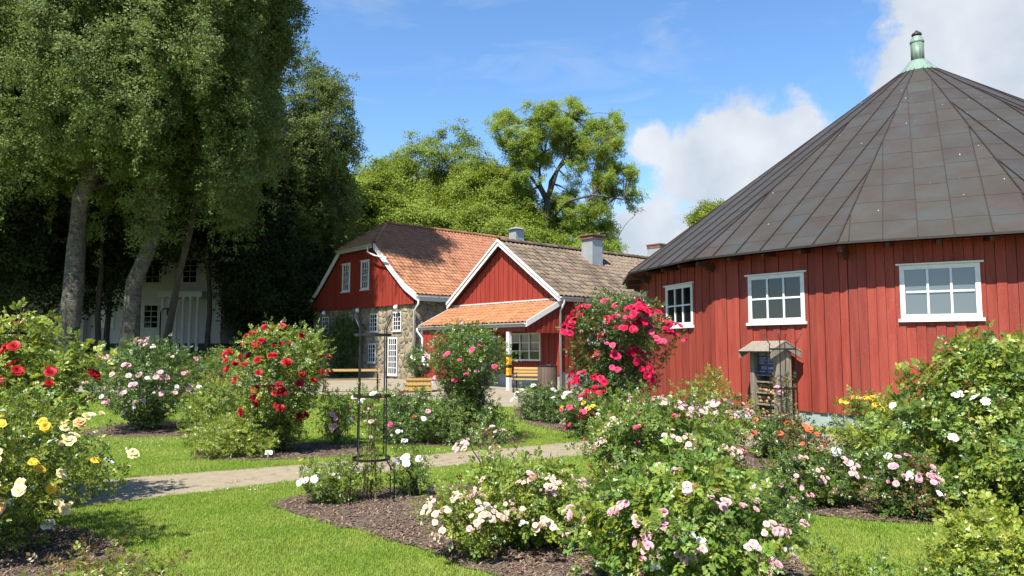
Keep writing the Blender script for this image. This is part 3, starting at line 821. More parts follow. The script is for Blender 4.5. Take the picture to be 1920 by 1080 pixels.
panel_list.sort(key=lambda t: -t[0])
for i, (fc, k, mid, ud, vd, nd, pp) in enumerate(panel_list):
    n_ = len(pp)
    bot = [mid + ud * u + vd * v_ + nd * .001 for (u, v_, t) in pp]; topv = [mid + ud * u + vd * v_ + nd * (.006 + t) for (u, v_, t) in pp]
    fs_ = [tuple(range(n_, 2 * n_))] + [(j, (j + 1) % n_, n_ + (j + 1) % n_, n_ + j) for j in range(n_)]
    if i < 300:
        me = mesh_from('roof_sheet', bot + topv, fs_, M['copper']); link('roof_sheet', me, roof)
    else: rest.add(bot + topv, fs_)
rest.build('roof_sheet', M['copper'], roof, kind='stuff')
seams_stuff.build('standing_seam', M['seam'], roof, kind='stuff')
sheet_top.build('roof_deck', M['seam'], roof)
rd = random.Random(12); dm = MB()
for _ in range(46):
    k = rd.choice([NF - 2, NF - 1, 0, 1, 1, 2, 2, 3]); mid, ud, vd, nd, Wd, Lv = facet_frame(k)
    v_ = rd.uniform(.1, .8) * Lv; u_ = rd.uniform(-.48, .48) * Wd * (1 - v_ / Lv); c_ = mid + ud * u_ + vd * v_ + nd * .013
    n_ = 6; rr_ = rd.uniform(.006, .019); el_ = rd.uniform(1, 3.5)
    dm.add([c_ + ud * rr_ * math.cos(t) * rd.uniform(.6, 1.2) + vd * rr_ * el_ * math.sin(t) * rd.uniform(.6, 1.1) for t in [6.283 * i / n_ for i in range(n_)]], [tuple(range(n_))])
M['dropping'] = mat('bird_dropping', (0.5, 0.5, 0.48), 0.8)
dm.build('bird_droppings', M['dropping'], roof, kind='stuff')
# eave edge strip, soffit and rafter ends
ed = MB()
for k in range(NF):
    a, b = corner(RE, k, ZE), corner(RE, k + 1, ZE)
    ed.bar(a - V(0, 0, .012), b - V(0, 0, .012), .02, .05)
ed.build('eave_edge', M['seam'], roof)
sf = MB()
sf.v = [corner(r_, k, z) for (r_, z) in ((RW - .05, ZE + .2), (RE - .02, ZE - .045)) for k in range(NF)]
sf.f = [(k, (k + 1) % NF, NF + (k + 1) % NF, NF + k) for k in range(NF)]
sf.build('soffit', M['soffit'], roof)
for k in range(NF):
    if k not in (NF - 4, NF - 3, NF - 2, NF - 1, 0, 1, 2, 3): continue
    for t in (0, 1 / 4, 2 / 4, 3 / 4):
        pa = corner(RW, k).lerp(corner(RW, k + 1), t); pb = corner(RE - .1, k).lerp(corner(RE - .1, k + 1), t)
        m = MB(); big = t == 0
        if big:
            m.bar(pa + V(0, 0, ZE - .16), pb + V(0, 0, ZE - .13), .09, .12); m.bar(pa + V(0, 0, ZE - .28) + (pb - pa) * .1, pa + V(0, 0, ZE - .22) + (pb - pa) * .45, .08, .10)
        else: m.bar(pa + V(0, 0, ZE - .03), pb + V(0, 0, ZE - .10), .07, .09)
        m.build('bracket' if big else 'rafter_end', M['soffit'], roof)
# ventilation pipe on the tip
vp = link('roof_pipe', None, barn)
ztop = ZA - (ZA - ZE) * RC / RE
m = MB(); m.lathe([(.68, ztop - .16), (.50, ztop + .02), (.40, ztop + .14), (.27, ztop + .30)], 16); m.build('collar', M['verdigris'], vp)
m = MB(); m.lathe([(.20, ztop + .12), (.20, ztop + .95)], 20); m.build('pipe', M['verdigris_dark'], vp, True)
m = MB(); m.lathe([(.215, ztop + .93), (.215, ztop + .97), (.15, ztop + 1.12), (.14, ztop + 1.14)], 20); m.build('pipe_neck', M['verdigris'], vp)
m = MB(); m.lathe([(.07, ztop + 1.12), (.07, ztop + 1.20), (.155, ztop + 1.19), (.15, ztop + 1.24), (.05, ztop + 1.32), (.02, ztop + 1.36)], 16); m.build('cowl', M['seam'], vp)

# ---------------------------------------------------------------- roofs of clay tiles
def tile_mesh(w, L, m):
    prof = [(-.5, .012), (-.36, .034), (-.16, .040), (.04, .018), (.22, -.004), (.40, .000), (.54, .020)]
    vs_, fs_ = [], []
    for (y, lift) in ((0, .022), (L * 1.12, .0)):
        for (x, z) in prof: vs_.append((x * w * 1.02, y, z * (w / .24) + lift))
    n_ = len(prof)
    for (x, z) in prof: vs_.append((x * w * 1.02, 0.0, z * (w / .24) + .004))
    for i in range(n_ - 1):
        fs_.append((i, i + 1, n_ + i + 1, n_ + i)); fs_.append((2 * n_ + i, 2 * n_ + i + 1, i + 1, i))
    return vs_, fs_
def tile_roof(parent, prof3, adir, a0, a1, region, w, L, m, maxparts=300, near=V(0, 0, 0), seed=1, basez=0):
    """prof3: polyline (world points) from eave to ridge at a=0; adir: along the eave; region(a, v) true where tiles lie"""
    vs_, fs_ = tile_mesh(w, L, m); me = mesh_from('tile', vs_, fs_, m)
    cum_ = [0]
    for i in range(len(prof3) - 1): cum_.append(cum_[-1] + (prof3[i + 1] - prof3[i]).length)
    r = random.Random(seed); lst = []
    v_ = 0.0
    while v_ < cum_[-1] - L * .6:
        i = max(j for j in range(len(cum_) - 1) if cum_[j] <= v_ + 1e-6)
        d = (prof3[i + 1] - prof3[i]).normalized(); p = prof3[i] + d * (v_ - cum_[i])
        nrm = adir.cross(d); 
        if nrm.z < 0: nrm = -nrm
        xd = d.cross(nrm)
        a = a0 + w / 2
        while a < a1:
            if region(a, v_ + L * .5):
                q = p + adir * a
                mt = Matrix(((xd.x, d.x, nrm.x, q.x), (xd.y, d.y, nrm.y, q.y), (xd.z, d.z, nrm.z, q.z), (0, 0, 0, 1)))
                mt = mt @ Matrix.Translation((r.uniform(-.006, .006), r.uniform(-.012, .012), r.uniform(0, .006))) @ Matrix.Rotation(r.uniform(-.025, .025), 4, 'Z') @ Matrix.Rotation(r.uniform(-.02, .02), 4, 'X')
                lst.append(((q - near).length, mt))
            a += w
        v_ += L
    lst.sort(key=lambda t: t[0])
    rest_ = MB()
    ls = [Vector(v) for v in vs_]
    for i, (dd, mt) in enumerate(lst):
        if i < maxparts: link('tile', me, parent, mt)
        else: rest_.add([mt @ v for v in ls], fs_)
    if rest_.v: rest_.build('tile', m, parent, kind='stuff')
    return len(lst)
def ridge_tiles(parent, a, b, m, L=.38, r_=.13, parts=True):
    n_ = int((b - a).length / L); d = (b - a).normalized(); s = MB()
    prof = [(math.cos(t) * r_, math.sin(t) * r_) for t in [math.pi * i / 6 for i in range(7)]]
    vs_, fs_ = [], []
    for (y, k) in ((0, 1.08), (L * 1.08, .94)):
        for (x, z) in prof: vs_.append(V(x * k, y, z * k - .03))
    for i in range(6): fs_.append((i, i + 1, 7 + i + 1, 7 + i))
    me = mesh_from('ridge_tile', vs_, fs_, m)
    xd = d.cross(V(0, 0, 1)).normalized(); zd = xd.cross(d)
    for i in range(n_):
        q = a + d * (i * L)
        mt = Matrix(((xd.x, d.x, zd.x, q.x), (xd.y, d.y, zd.y, q.y), (xd.z, d.z, zd.z, q.z), (0, 0, 0, 1)))
        link('ridge_tile', me, parent, mt)
def gutter(parent, a, b, z, m='metal_white', r_=.06, name='gutter'):
    mb = MB(); d = (b - a).normalized(); s = V(d.y, -d.x, 0)
    prof = [(math.cos(t) * r_, math.sin(t) * r_) for t in [math.pi + math.pi * i / 6 for i in range(7)]]
    n_ = 7; vs_ = []
    for p in (a, b):
        for (x, y) in prof: vs_.append(V(p.x, p.y, z) + s * x + V(0, 0, y))
        for (x, y) in prof: vs_.append(V(p.x, p.y, z) + s * x * .85 + V(0, 0, y * .85))
    fs_ = []
    for i in range(n_ - 1):
        fs_.append((i, i + 1, 2 * n_ + i + 1, 2 * n_ + i)); fs_.append((n_ + i + 1, n_ + i, 3 * n_ + i, 3 * n_ + i + 1))
    mb.add(vs_, fs_); return mb.build(name, M[m], parent)

TD = V(-.655, .7556, 0).normalized()       # along both gables, away to the left
ND = V(-.7556, -.655, 0).normalized()      # gable outward normal
BD = -ND                                   # along the ridges, away from the camera
# ---------------------------------------------------------------- red cottage
RB = V(1.88, 29.0, 0.2)
GW, ZEB, ZRB, LB = 6.80, 3.93, 6.30, 13.0
cot = thing('red_cottage', 'red boarded cottage with white gable trim, orange tiled porch and grey chimneys', 'house', RB)
CI = Matrix.Translation(-RB)
def cp(t, s, z): return TD * t + BD * s + V(0, 0, z - RB.z)      # local to the cottage: t along gable, s back
cw_ = link('wall', None, cot)
mg = frame_mtx((0, 0, -RB.z), -TD, ND)         # local x runs toward the right end: x = -t
ztg = lambda x: min(ZEB + (ZRB - ZEB) * (1 - abs((-x) - GW / 2) / (GW / 2)), 99) - .06
# backing solid
m = MB()
pts = [cp(t, s, z) for s in (.03, LB) for (t, z) in ((0.03, .2), (GW - .03, .2), (GW - .03, ZEB - .05), (GW / 2, ZRB - .08), (0.03, ZEB - .05))]
m.add(pts, [(0, 1, 2, 3, 4), (9, 8, 7, 6, 5)] + [(i, i + 5, (i + 1) % 5 + 5, (i + 1) % 5) for i in range(5)])
m.build('wall_core', M['red_house'], cw_)
m = MB(); m.prism([cp(-.02, -.02, .1), cp(GW + .02, -.02, .1), cp(GW + .02, -.02, .75), cp(-.02, -.02, .75)], ND, -.2, .0)
m.prism([cp(-.02, -.02, .1), cp(-.02, LB, .1), cp(-.02, LB, .9), cp(-.02, -.02, .9)], -TD, -.2, .0)
m.build('foundation', M['foundation_grey'], cot)
# gable above porch, then the wall under it
ZPT = 3.62
planks(cw_, mg, -GW, 0, ZPT, ztg, [], .155, M['red_house'], step=.014, gap=.012)
planks(cw_, mg, -GW, 0, .76, lambda x: ZPT - .01, [(-2.98, -1.06, 1.25, 2.50), (-4.95, -3.95, .2, 2.55)], .155, M['red_house'], step=.014, gap=.012)
window(cot, mg, -2.02, 1.32, 1.86, 1.14, 3, 3, fw=.07, mw=.03, proud=.05, rec=-.028, mullions=(1, 2), sill=False, header=False, panes=True, label='three-light white window under the porch')
# door
dr = link('door', None, cot, mg @ Matrix.Translation((-4.45, 0, .45)))
m = MB(); m.box(-.48, -.40, 0, .05, 0, 2.06); m.box(.40, .48, 0, .05, 0, 2.06); m.box(-.4, .4, 0, .048, 1.98, 2.06); m.build('frame', M['white'], dr)
m = MB(); m.box(-.395, .395, .0, .03, 0, 1.975); m.build('door_leaf', M['white_old'], dr)
m = MB(); m.box(-.28, .28, .031, .04, 1.1, 1.8); m.build('pane', M['glass'], dr)
m = MB(); m.box(.30, .34, .031, .08, .98, 1.02); m.build('handle', M['iron'], dr)
# side wall to the right of the gable
ms = frame_mtx((0, 0, -RB.z), BD, -TD)
planks(cw_, ms, 0, LB, .92, lambda x: ZEB - .06, [(1.45, 2.75, 1.95, 3.28), (5.0, 6.3, 1.95, 3.28)], .2, M['red_house'])
for xx in (2.1, 5.65):
    window(cot, ms, xx, 2.03, 1.2, 1.2, 2, 3, fw=.07, mw=.03, proud=.06, rec=-.03, header=False, mullions=(1,), sillw=.09)
# corner boards
m = MB(); m.bar(cp(-.01, -.01, .8), cp(-.01, -.01, ZEB - .1), .12, .12, TD); m.build('corner_board', M['red_house'], cw_)
# roof
crf = link('roof', None, cot)
oh = .28
zs_ = (ZRB - ZEB) / (GW / 2)
ev = lambda s, side=1: None
eR = cp(-oh, -.3, ZEB - oh * zs_ + .12); rg = cp(GW / 2, -.3, ZRB + .12)
d_up = (rg - eR)
eL = cp(GW + oh, -.3, ZEB - oh * zs_ + .12)
m = MB()
for e in (eR, eL):
    pl = [e, rg, rg + BD * (LB + .3), e + BD * (LB + .3)]
    nn = (pl[1] - pl[0]).cross(pl[3] - pl[0]).normalized()
    if nn.z < 0: nn = -nn
    m.prism(pl, nn, -.05, -.012)
m.build('roof_deck', M['underlay'], crf)
tile_roof(crf, [eR, rg - (rg - eR).normalized() * .03], BD, 0.02, LB, lambda a, v: True, .245, .33, M['tile_grey'], near=-RB + V(0, 0, 0), seed=4)
m = MB(); xs_n = 0
vs_, fs_ = [], []
tile_roof(crf, [eL, rg - (rg - eL).normalized() * .03], BD, 0.02, LB, lambda a, v: True, .245, .33, M['tile_grey'], maxparts=0, seed=5)
ridge_tiles(crf, rg + V(0, 0, .03), rg + BD * LB + V(0, 0, .03), M['tile_grey'])
def barge(parent, a, b, w, th, nrm, name='barge_board', m='white', dz=0):
    up = V(0, 0, 1)
    mb = MB(); mb.prism([a, b, b - up * w, a - up * w], nrm, 0, th); return mb.build(name, M[m], parent)
k0 = ND * .05
barge(crf, eR + V(0, 0, .03), rg + V(0, 0, .03), .26, .035, ND); barge(crf, rg + V(0, 0, .031), eL + V(0, 0, .031), .26, .035, ND * .99)
barge(crf, eR + V(0, 0, .05) + k0, rg + V(0, 0, .05) + k0, .10, .03, ND, name='barge_cap'); barge(crf, rg + V(0, 0, .051) + k0, eL + V(0, 0, .051) + k0, .10, .03, ND * .99, name='barge_cap')
m = MB(); a_ = eR - V(0, 0, .04); m.prism([a_, a_ + BD * LB, a_ + BD * LB - V(0, 0, .16), a_ - V(0, 0, .16)], TD, 0, .03); m.build('fascia', M['white'], crf)
g0 = eR - TD * .07
gutter(crf, g0, g0 + BD * LB, eR.z - .03)
m = MB(); q0 = cp(-oh - .06, -.12, ZEB - .35); q1 = cp(-.09, -.07, ZEB - .62)
m.tube([q0 + V(0, 0, .22), q0, q0.lerp(q1, .5) - V(0, 0, .03), q1, cp(-.09, -.07, .25)], .045, 10); m.build('downpipe', M['metal_white'], cot, True)
# chimneys
def chimney(s, t, w, d, z0, z1, cap, m1, m2):
    c = link('chimney', None, cot)
    b = MB(); b.v = []; o = cp(t, s, z0)
    mtx = frame_mtx(o, -TD, ND)
    b.box(-w / 2, w / 2, -d / 2, d / 2, 0, z1 - z0, mtx); b.build('stack', M[m1], c)
    b = MB(); b.box(-w / 2 - cap, w / 2 + cap, -d / 2 - cap, d / 2 + cap, z1 - z0 + .001, z1 - z0 + .06, mtx)
    b.box(-w / 2 - cap - .03, w / 2 + cap + .03, -d / 2 - cap - .03, d / 2 + cap + .03, z1 - z0 + .16, z1 - z0 + .22, mtx)
    b.box(-w / 2 - .02, w / 2 + .02, -d / 2 - .02, d / 2 + .02, z1 - z0 + .06, z1 - z0 + .16, mtx); b.build('cap', M[m2], c)
    return c
chimney(4.55, 2.5, .68, .68, 5.3, 6.80, .08, 'zinc', 'rust')
chimney(10.2, 3.1, .8, .8, 5.7, 6.95, .02, 'zinc', 'rust')
c = link('chimney', None, cot); o = cp(4.3, 1.5, 5.9); mtx = frame_mtx(o, -TD, ND)
b = MB(); b.box(-.24, .24, -.24, .24, 0, 1.25, mtx); b.build('stack', M['zinc'], c)
b = MB(); b.add([mtx @ V(x, y, 1.27) for (x, y) in ((-.33, -.33), (.33, -.33), (.33, .33), (-.33, .33))] + [mtx @ V(0, 0, 1.42)], [(0, 1, 4), (1, 2, 4), (2, 3, 4), (3, 0, 4), (3, 2, 1, 0)]); b.build('cap', M['zinc'], c)
b = MB(); b.box(-.34, .34, -.34, .34, -.05, .03, mtx); b.build('flashing', M['zinc'], c)
# porch: lean-to roof, side board triangle, closed left room, post
PW, ZP0, ZP1 = 1.78, 2.80, 3.70
por = link('porch', None, cot)
pA = cp(-.12, -PW - .12, ZP0); pB = cp(-.12, -.03, ZP1)
PL = GW + .3
m = MB(); nn = TD.cross(pB - pA).normalized()
if nn.z < 0: nn = -nn
m.prism([pA, pB, pB + TD * PL, pA + TD * PL], nn, -.06, -.012); m.build('roof_deck', M['underlay'], por)
tile_roof(por, [pA, pB], TD, .03, PL, lambda a, v: True, .235, .30, M['tile_porch'], seed=8, near=-RB)
m = MB(); m.prism([pB + V(0, 0, .04), pB + V(0, 0, .04) + TD * PL, pB + TD * PL + V(0, 0, .10), pB + V(0, 0, .10)], ND, 0, .05); m.build('flashing', M['white_old'], por)
sd = -TD
for e, sgn, lab in ((0, 1, 'a'), (PL, -1, 'b')):
    a_ = pA + TD * e + V(0, 0, .05) - TD * .0; b_ = pB + TD * e + V(0, 0, .05)
    m = MB(); m.prism([a_, b_, b_ - V(0, 0, .22), a_ - V(0, 0, .22)], sd * sgn, .005, .04); m.build('barge_board', M['white'], por)
m = MB(); a_ = pA - V(0, 0, .03); m.prism([a_, a_ + TD * PL, a_ + TD * PL - V(0, 0, .14), a_ - V(0, 0, .14)], ND, 0, .025); m.build('fascia', M['white_old'], por)
gutter(por, pA + ND * .07, pA + ND * .07 + TD * PL, pA.z - .02, 'white_old')
mp_ = frame_mtx((0, 0, -RB.z), BD, -TD)
planks(por, frame_mtx(cp(-.05, 0, RB.z) - V(0, 0, RB.z), BD, -TD), -PW, -.02, 2.42, lambda x: ZP0 + (ZP1 - ZP0) * (x + PW + .1) / (PW + .1) - .10, [], .15, M['red_house'], step=.014, gap=.012)
m = MB(); m.bar(cp(0, -PW, 2.55), cp(GW, -PW, 2.55), .1, .18); m.build('beam', M['red_house'], por)
m = MB(); mtx_ = frame_mtx(cp(0, 0, RB.z) - V(0, 0, RB.z), -TD, ND)
m.box(-GW, -5.05, PW - .03, .03, .2, 2.6, mtx_); m.build('room_core', M['red_house'], por)
planks(por, frame_mtx(cp(0, -PW + .0, RB.z) - V(0, 0, RB.z), -TD, ND), -GW, -5.05, .45, lambda x: 2.5, [], .16, M['red_house'], step=.014, gap=.012)
m = MB(); m.prism([cp(5.05, -PW - .01, .1), cp(GW, -PW - .01, .1), cp(GW, -PW - .01, .44), cp(5.05, -PW - .01, .44)], ND, -.1, .0); m.build('foundation', M['foundation_grey'], por)
ps = link('post', None, por)
pz = [(0.2, .72, 'white'), (.72, .80, 'stripe_black'), (.80, 1.08, 'stripe_yellow'), (1.08, 1.20, 'stripe_black'), (1.20, 1.50, 'stripe_yellow'), (1.50, 1.60, 'stripe_black'), (1.60, 2.46, 'white')]
for z0, z1, mm in pz:
    m = MB(); m.box(-.075, .075, -.075, .075, z0, z1 - .001, frame_mtx(cp(1.0, -PW, RB.z) - V(0, 0, RB.z), -TD, ND)); m.build('post_section', M[mm], ps)
lp = link('lamp', None, por)
m = MB(); q = cp(2.15, -PW + .25, 2.25)
m.lathe([(0.02, -.1), (.08, -.08), (.115, 0), (.08, .08), (.04, .10)], 14, q); m.build('globe', M['opal'], lp, True)
m = MB(); m.lathe([(.045, .09), (.045, .22)], 10, q); m.build('lamp_holder', M['iron'], lp)
m = MB(); q0 = cp(GW + .2, -PW - .2, 2.72)
m.tube([q0, q0 - V(0, 0, .12), q0 - TD * .22 + BD * .12 - V(0, 0, .45), q0 - TD * .22 + BD * .12 - V(0, 0, 2.4)], .045, 10); m.build('downpipe', M['metal_white'], por, True)

# ---------------------------------------------------------------- stone house
SB = V(-4.95, 38.0, 0.2)
SW, ZES, ZHS, ZRS, LS = 11.6, 4.55, 7.45, 9.05, 11.5
sth = thing('stone_house', 'old stone house with red boarded half-hipped gable and orange tiled roof', 'house', SB)
def sp(t, s, z): return TD * t + BD * s + V(0, 0, z - SB.z)
hx = SW / 2
# roof profile over half the width: distance from eave -> height, with the foot kicked out
prof = [(-.45, 4.42), (.7, 5.02), (1.9, 5.92), (hx, ZRS)]
def zprof(d):
    for (a, za), (b, zb) in zip(prof, prof[1:]):
        if d <= b: return za + (zb - za) * (d - a) / (b - a)
    return ZRS
dh = [d for d in [i * .01 for i in range(600)] if zprof(d) >= ZHS][0]     # half-hip starts here
sw = link('wall', None, sth)
m = MB()
gl = [(0.05, .2), (SW - .05, .2), (SW - .05, ZES)] + [(SW - d, zprof(d) - .12) for d in (.7, 1.9, dh)] + [(d, zprof(d) - .12) for d in (dh, 1.9, .7)] + [(0.05, ZES)]
n_ = len(gl); pts = [sp(t, s, z) for s in (.06, LS) for (t, z) in gl]
m.add(pts, [tuple(range(n_)), tuple(range(2 * n_ - 1, n_ - 1, -1))] + [(i, i + n_, (i + 1) % n_ + n_, (i + 1) % n_) for i in range(n_)])
m.build('wall_core', M['mortar'], sw)
msg = frame_mtx((0, 0, -SB.z), -TD, ND)
ZB = 4.12
def ztops(x):
    t = -x; d = min(t, SW - t); return min(zprof(max(d, 0)) - .14, ZHS - .08)
uw = [(-4.95, 5.15, .86, 1.62), (-7.15, 5.15, .86, 1.62)]
msb = msg @ Matrix.Translation((0, .08, 0))
m = MB(); m.prism([sp(t, -.062, z) for (t, z) in ((0, ZB), (SW, ZB), (SW, ZES), (SW - 1.9, zprof(1.9) - .16), (SW - dh, ZHS - .1), (dh, ZHS - .1), (1.9, zprof(1.9) - .16), (0, ZES))], ND, -.06, .0)
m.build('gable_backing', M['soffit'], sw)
planks(sw, msb, -SW, 0, ZB, ztops, [(x - .45, x + .45, z - .08, z + h + .05) for (x, z, w, h) in uw], .17, M['red_house'], step=.014, gap=.01)
for (x, z, w, h) in uw:
    window(sth, msb, x, z, w, h, 3, 4, fw=.09, mw=.028, proud=.08, rec=-.03, label=None)
    # stones
mid_w = [(-1.75, 2.75, .80, 1.02), (-4.15, 2.75, .80, 1.02), (-6.95, 2.75, .80, 1.02), (-9.9, 2.75, .80, 1.02)]
low_w = [(-4.3, 1.05, .78, 1.06), (-7.35, 1.05, .78, 1.06)]
holes = [(x - w / 2, x + w / 2, z, z + h) for (x, z, w, h) in mid_w + low_w] + [(-2.15 - .48, -2.15 + .48, .42, 2.42)]
def stone_field(x0, x1, z0, z1, mt, parent, holes, cell, seed, maxparts):
    r = random.Random(seed); seeds = []
    ny = int((z1 - z0) / cell); nx2 = int((x1 - x0) / (cell * 1.35))
    for j in range(ny + 1):
        for i in range(nx2 + 1):
            seeds.append((x0 + (i + .5 * (j % 2) + r.uniform(-.38, .38)) * (x1 - x0) / nx2, z0 + (j + .5 + r.uniform(-.4, .4)) * (z1 - z0) / (ny + 1)))
    out = []; restm = MB()
    for si, (sx, sz) in enumerate(seeds):
        poly = [(x0, z0), (x1, z0), (x1, z1), (x0, z1)]
        for sj, (tx, tz) in enumerate(seeds):
            if sj == si: continue
            dx, dz = tx - sx, tz - sz
            if abs(dx) > cell * 3.5 or abs(dz) > cell * 3: continue
            mx_, mz_ = (sx + tx) / 2, (sz + tz) / 2
            LL = math.hypot(dx, dz)
            if LL < 1e-5: continue
            poly = clip_half(poly, (mx_ - dx / LL * .02, mz_ - dz / LL * .02), (dx, dz))
            if len(poly) < 3: break
        if len(poly) < 3: continue
        for (ha, hb, hc, hd) in holes:
            pa = [q[0] for q in poly]; pz_ = [q[1] for q in poly]
            if max(pa) < ha or min(pa) > hb or max(pz_) < hc or min(pz_) > hd: continue
            best = []
            for (pt, nn_) in (((ha, 0), (1, 0)), ((hb, 0), (-1, 0)), ((0, hc), (0, 1)), ((0, hd), (0, -1))):
                cand = clip_half(poly, pt, nn_)
                if len(cand) > 2 and (not best or abs(area(cand)) > abs(area(best))): best = cand
            poly = best
            if len(poly) < 3: break
        if len(poly) < 3 or abs(area(poly)) < .008: continue
        # round the corners a little, then raise
        cxx = sum(q[0] for q in poly) / len(poly); czz = sum(q[1] for q in poly) / len(poly)
        pr = []
        for i in range(len(poly)):
            a = poly[i]; b = poly[(i + 1) % len(poly)]
            if math.hypot(a[0] - b[0], a[1] - b[1]) < .03: continue
            pr.append((a[0] * .82 + b[0] * .18, a[1] * .82 + b[1] * .18)); pr.append((a[0] * .18 + b[0] * .82, a[1] * .18 + b[1] * .82))
        n2 = len(pr)
        if n2 < 3: continue
        hgt = r.uniform(.015, .05)
        vs_ = [V(x, 0, z) for (x, z) in pr] + [V(cxx + (x - cxx) * .88, hgt * .8, czz + (z - czz) * .88) for (x, z) in pr] + [V(cxx + (x - cxx) * .5, hgt + r.uniform(-.01, .015), czz + (z - czz) * .5) for (x, z) in pr]
        fs_ = [(i, n2 + i, n2 + (i + 1) % n2, (i + 1) % n2) for i in range(n2)] + [(n2 + i, 2 * n2 + i, 2 * n2 + (i + 1) % n2, n2 + (i + 1) % n2) for i in range(n2)] + [tuple(range(2 * n2, 3 * n2))[::-1]]
        out.append((abs(area(poly)), vs_, fs_))
    out.sort(key=lambda t: -t[0])
    for i, (ar, vs_, fs_) in enumerate(out):
        if i < maxparts:
            link('stone', mesh_from('stone', vs_, fs_, M['stone'], False), parent, mt)
        else: restm.add([mt @ v for v in vs_], fs_)
    if restm.v: restm.build('stone', M['stone'], parent, kind='stuff')
stone_field(-SW, 0, .2, ZB, msg @ Matrix.Translation((0, -.055, 0)), sw, holes, .34, 21, 210)
mss = frame_mtx((0, 0, -SB.z), BD, -TD)
stone_field(.0, 8, .2, ZES - .1, mss @ Matrix.Translation((0, -.045, 0)), sw, [], .36, 22, 85)
for (x, z, w, h) in mid_w + low_w:
    window(sth, msg, x, z, w, h, 3, 4, fw=.07, mw=.028, proud=.0, rec=.0, header=False, sillw=.04)
window(sth, msg, -2.15, .42, .92, 2.0, 4, 6, fw=.08, mw=.035, proud=.01, rec=.0, header=False, sillw=.05, name='glazed_door')
for x in (-1.55, -5.6, -9.7):
    lpz = link('lamp', None, sth)
    m = MB(); q = msg @ V(x, .22, 3.98); m.lathe([(.02, -.13), (.09, -.1), (.13, 0), (.09, .1), (.04, .12)], 12, q); m.build('globe', M['opal'], lpz, True)
    m = MB(); m.bar(q + V(0, 0, .13), q - ND * .2 + V(0, 0, .15), .03, .03); m.build('lamp_arm', M['white'], lpz)
srf = link('roof', None, sth)
pR = [sp(d, -.25, z + .16) for (d, z) in prof]; pLf = [sp(SW - d, -.25, z + .16) for (d, z) in prof]
m = MB()
HS = 1.95      # half-hip run back from the roof edge to the ridge start
def region_side(a, v, prof_pts=pR):
    # distance up -> height -> hip limit
    c_ = 0
    for i in range(len(prof_pts) - 1):
        L_ = (prof_pts[i + 1] - prof_pts[i]).length
        if v <= c_ + L_ or i == len(prof_pts) - 2:
            z = prof_pts[i].z + (prof_pts[i + 1].z - prof_pts[i].z) * (v - c_) / L_ + SB.z - .16; break
        c_ += L_
    if z <= ZHS: return a > 0
    return a > HS * (z - ZHS) / (ZRS - ZHS) + .02
for pr in (pR, pLf):
    # deck in strips, the topmost one cut by the hip
    for i in range(len(pr) - 1):
        a_, b_ = pr[i], pr[i + 1]
        if i < len(pr) - 2: pl = [a_, b_, b_ + BD * LS, a_ + BD * LS]
        else:
            f_h = (ZHS - prof[-2][1]) / (ZRS - prof[-2][1]); h_ = a_.lerp(b_, f_h)
            pl = [a_, h_, b_ + BD * HS, b_ + BD * LS, a_ + BD * LS]
        nn = (pl[1] - pl[0]).cross(pl[-1] - pl[0]).normalized()
        if nn.z < 0: nn = -nn
        m.prism(pl, nn, -.05, -.014)
f_h = (ZHS - prof[-2][1]) / (ZRS - prof[-2][1])
hR = pR[2].lerp(pR[3], f_h); hL = pLf[2].lerp(pLf[3], f_h); hT = pR[3] + BD * HS
nn = (hL - hR).cross(hT - hR).normalized()
if nn.z < 0: nn = -nn
m.prism([hR, hL, hT], nn, -.05, -.014)
m.build('roof_deck', M['underlay'], srf)
tile_roof(srf, pR, BD, .02, LS, region_side, .25, .34, M['tile_orange'], seed=14, near=-SB, maxparts=290)
tile_roof(srf, pLf, BD, .02, LS, region_side, .25, .34, M['tile_orange'], seed=15, maxparts=0)
midh = (hR + hL) / 2; Lh = (hT - midh).length; Wh = (hL - hR).length
tile_roof(srf, [midh + ND * .15 - V(0, 0, .1), hT], TD, -Wh / 2, Wh / 2, lambda a, v: abs(a) < Wh / 2 * (1 - (v - .15) / Lh), .25, .34, M['tile_orange'], seed=16, maxparts=0)
ridge_tiles(srf, hT + V(0, 0, .04), pR[3] + BD * LS + V(0, 0, .04), M['tile_orange'])
ridge_tiles(srf, hR + V(0, 0, .04), hT + V(0, 0, .04), M['tile_orange']); ridge_tiles(srf, hL + V(0, 0, .04), hT + V(0, 0, .04), M['tile_orange'])
for pr in (pR, pLf):
    q = [p + V(0, 0, .04) for p in pr[:3]] + [(hR if pr is pR else hL) + V(0, 0, .04)]
    m = MB()
    for a_, b_ in zip(q, q[1:]): m.prism([a_, b_, b_ - V(0, 0, .34), a_ - V(0, 0, .34)], ND, 0, .04)
    m.build('barge_board', M['white'], srf)
m = MB(); a_, b_ = hR + V(0, 0, -.05) + ND * .12, hL + V(0, 0, -.05) + ND * .12; m.prism([a_, b_, b_ - V(0, 0, .20), a_ - V(0, 0, .20)], ND, 0, .03); m.build('fascia', M['white_old'], srf)
gutter(srf, hR + ND * .22 - TD * .1, hL + ND * .22, hR.z - .06, 'white_old')
m = MB(); q = hR + ND * .25 + TD * .25 - V(0, 0, .12); m.tube([q, q - V(0, 0, .35), q - V(0, 0, .62) - TD * .8, q - V(0, 0, .85) - TD * 2.0], .045, 8); m.build('downpipe', M['metal_white'], srf, True)
e0 = pR[0]
m = MB(); m.prism([e0 - V(0, 0, .05), e0 + BD * LS - V(0, 0, .05), e0 + BD * LS - V(0, 0, .33), e0 - V(0, 0, .33)], TD, 0, .04); m.build('fascia', M['white'], srf)
gutter(srf, e0 - TD * .08, e0 - TD * .08 + BD * LS, e0.z - .03)
q0 = sp(-.5, -.15, 4.3)
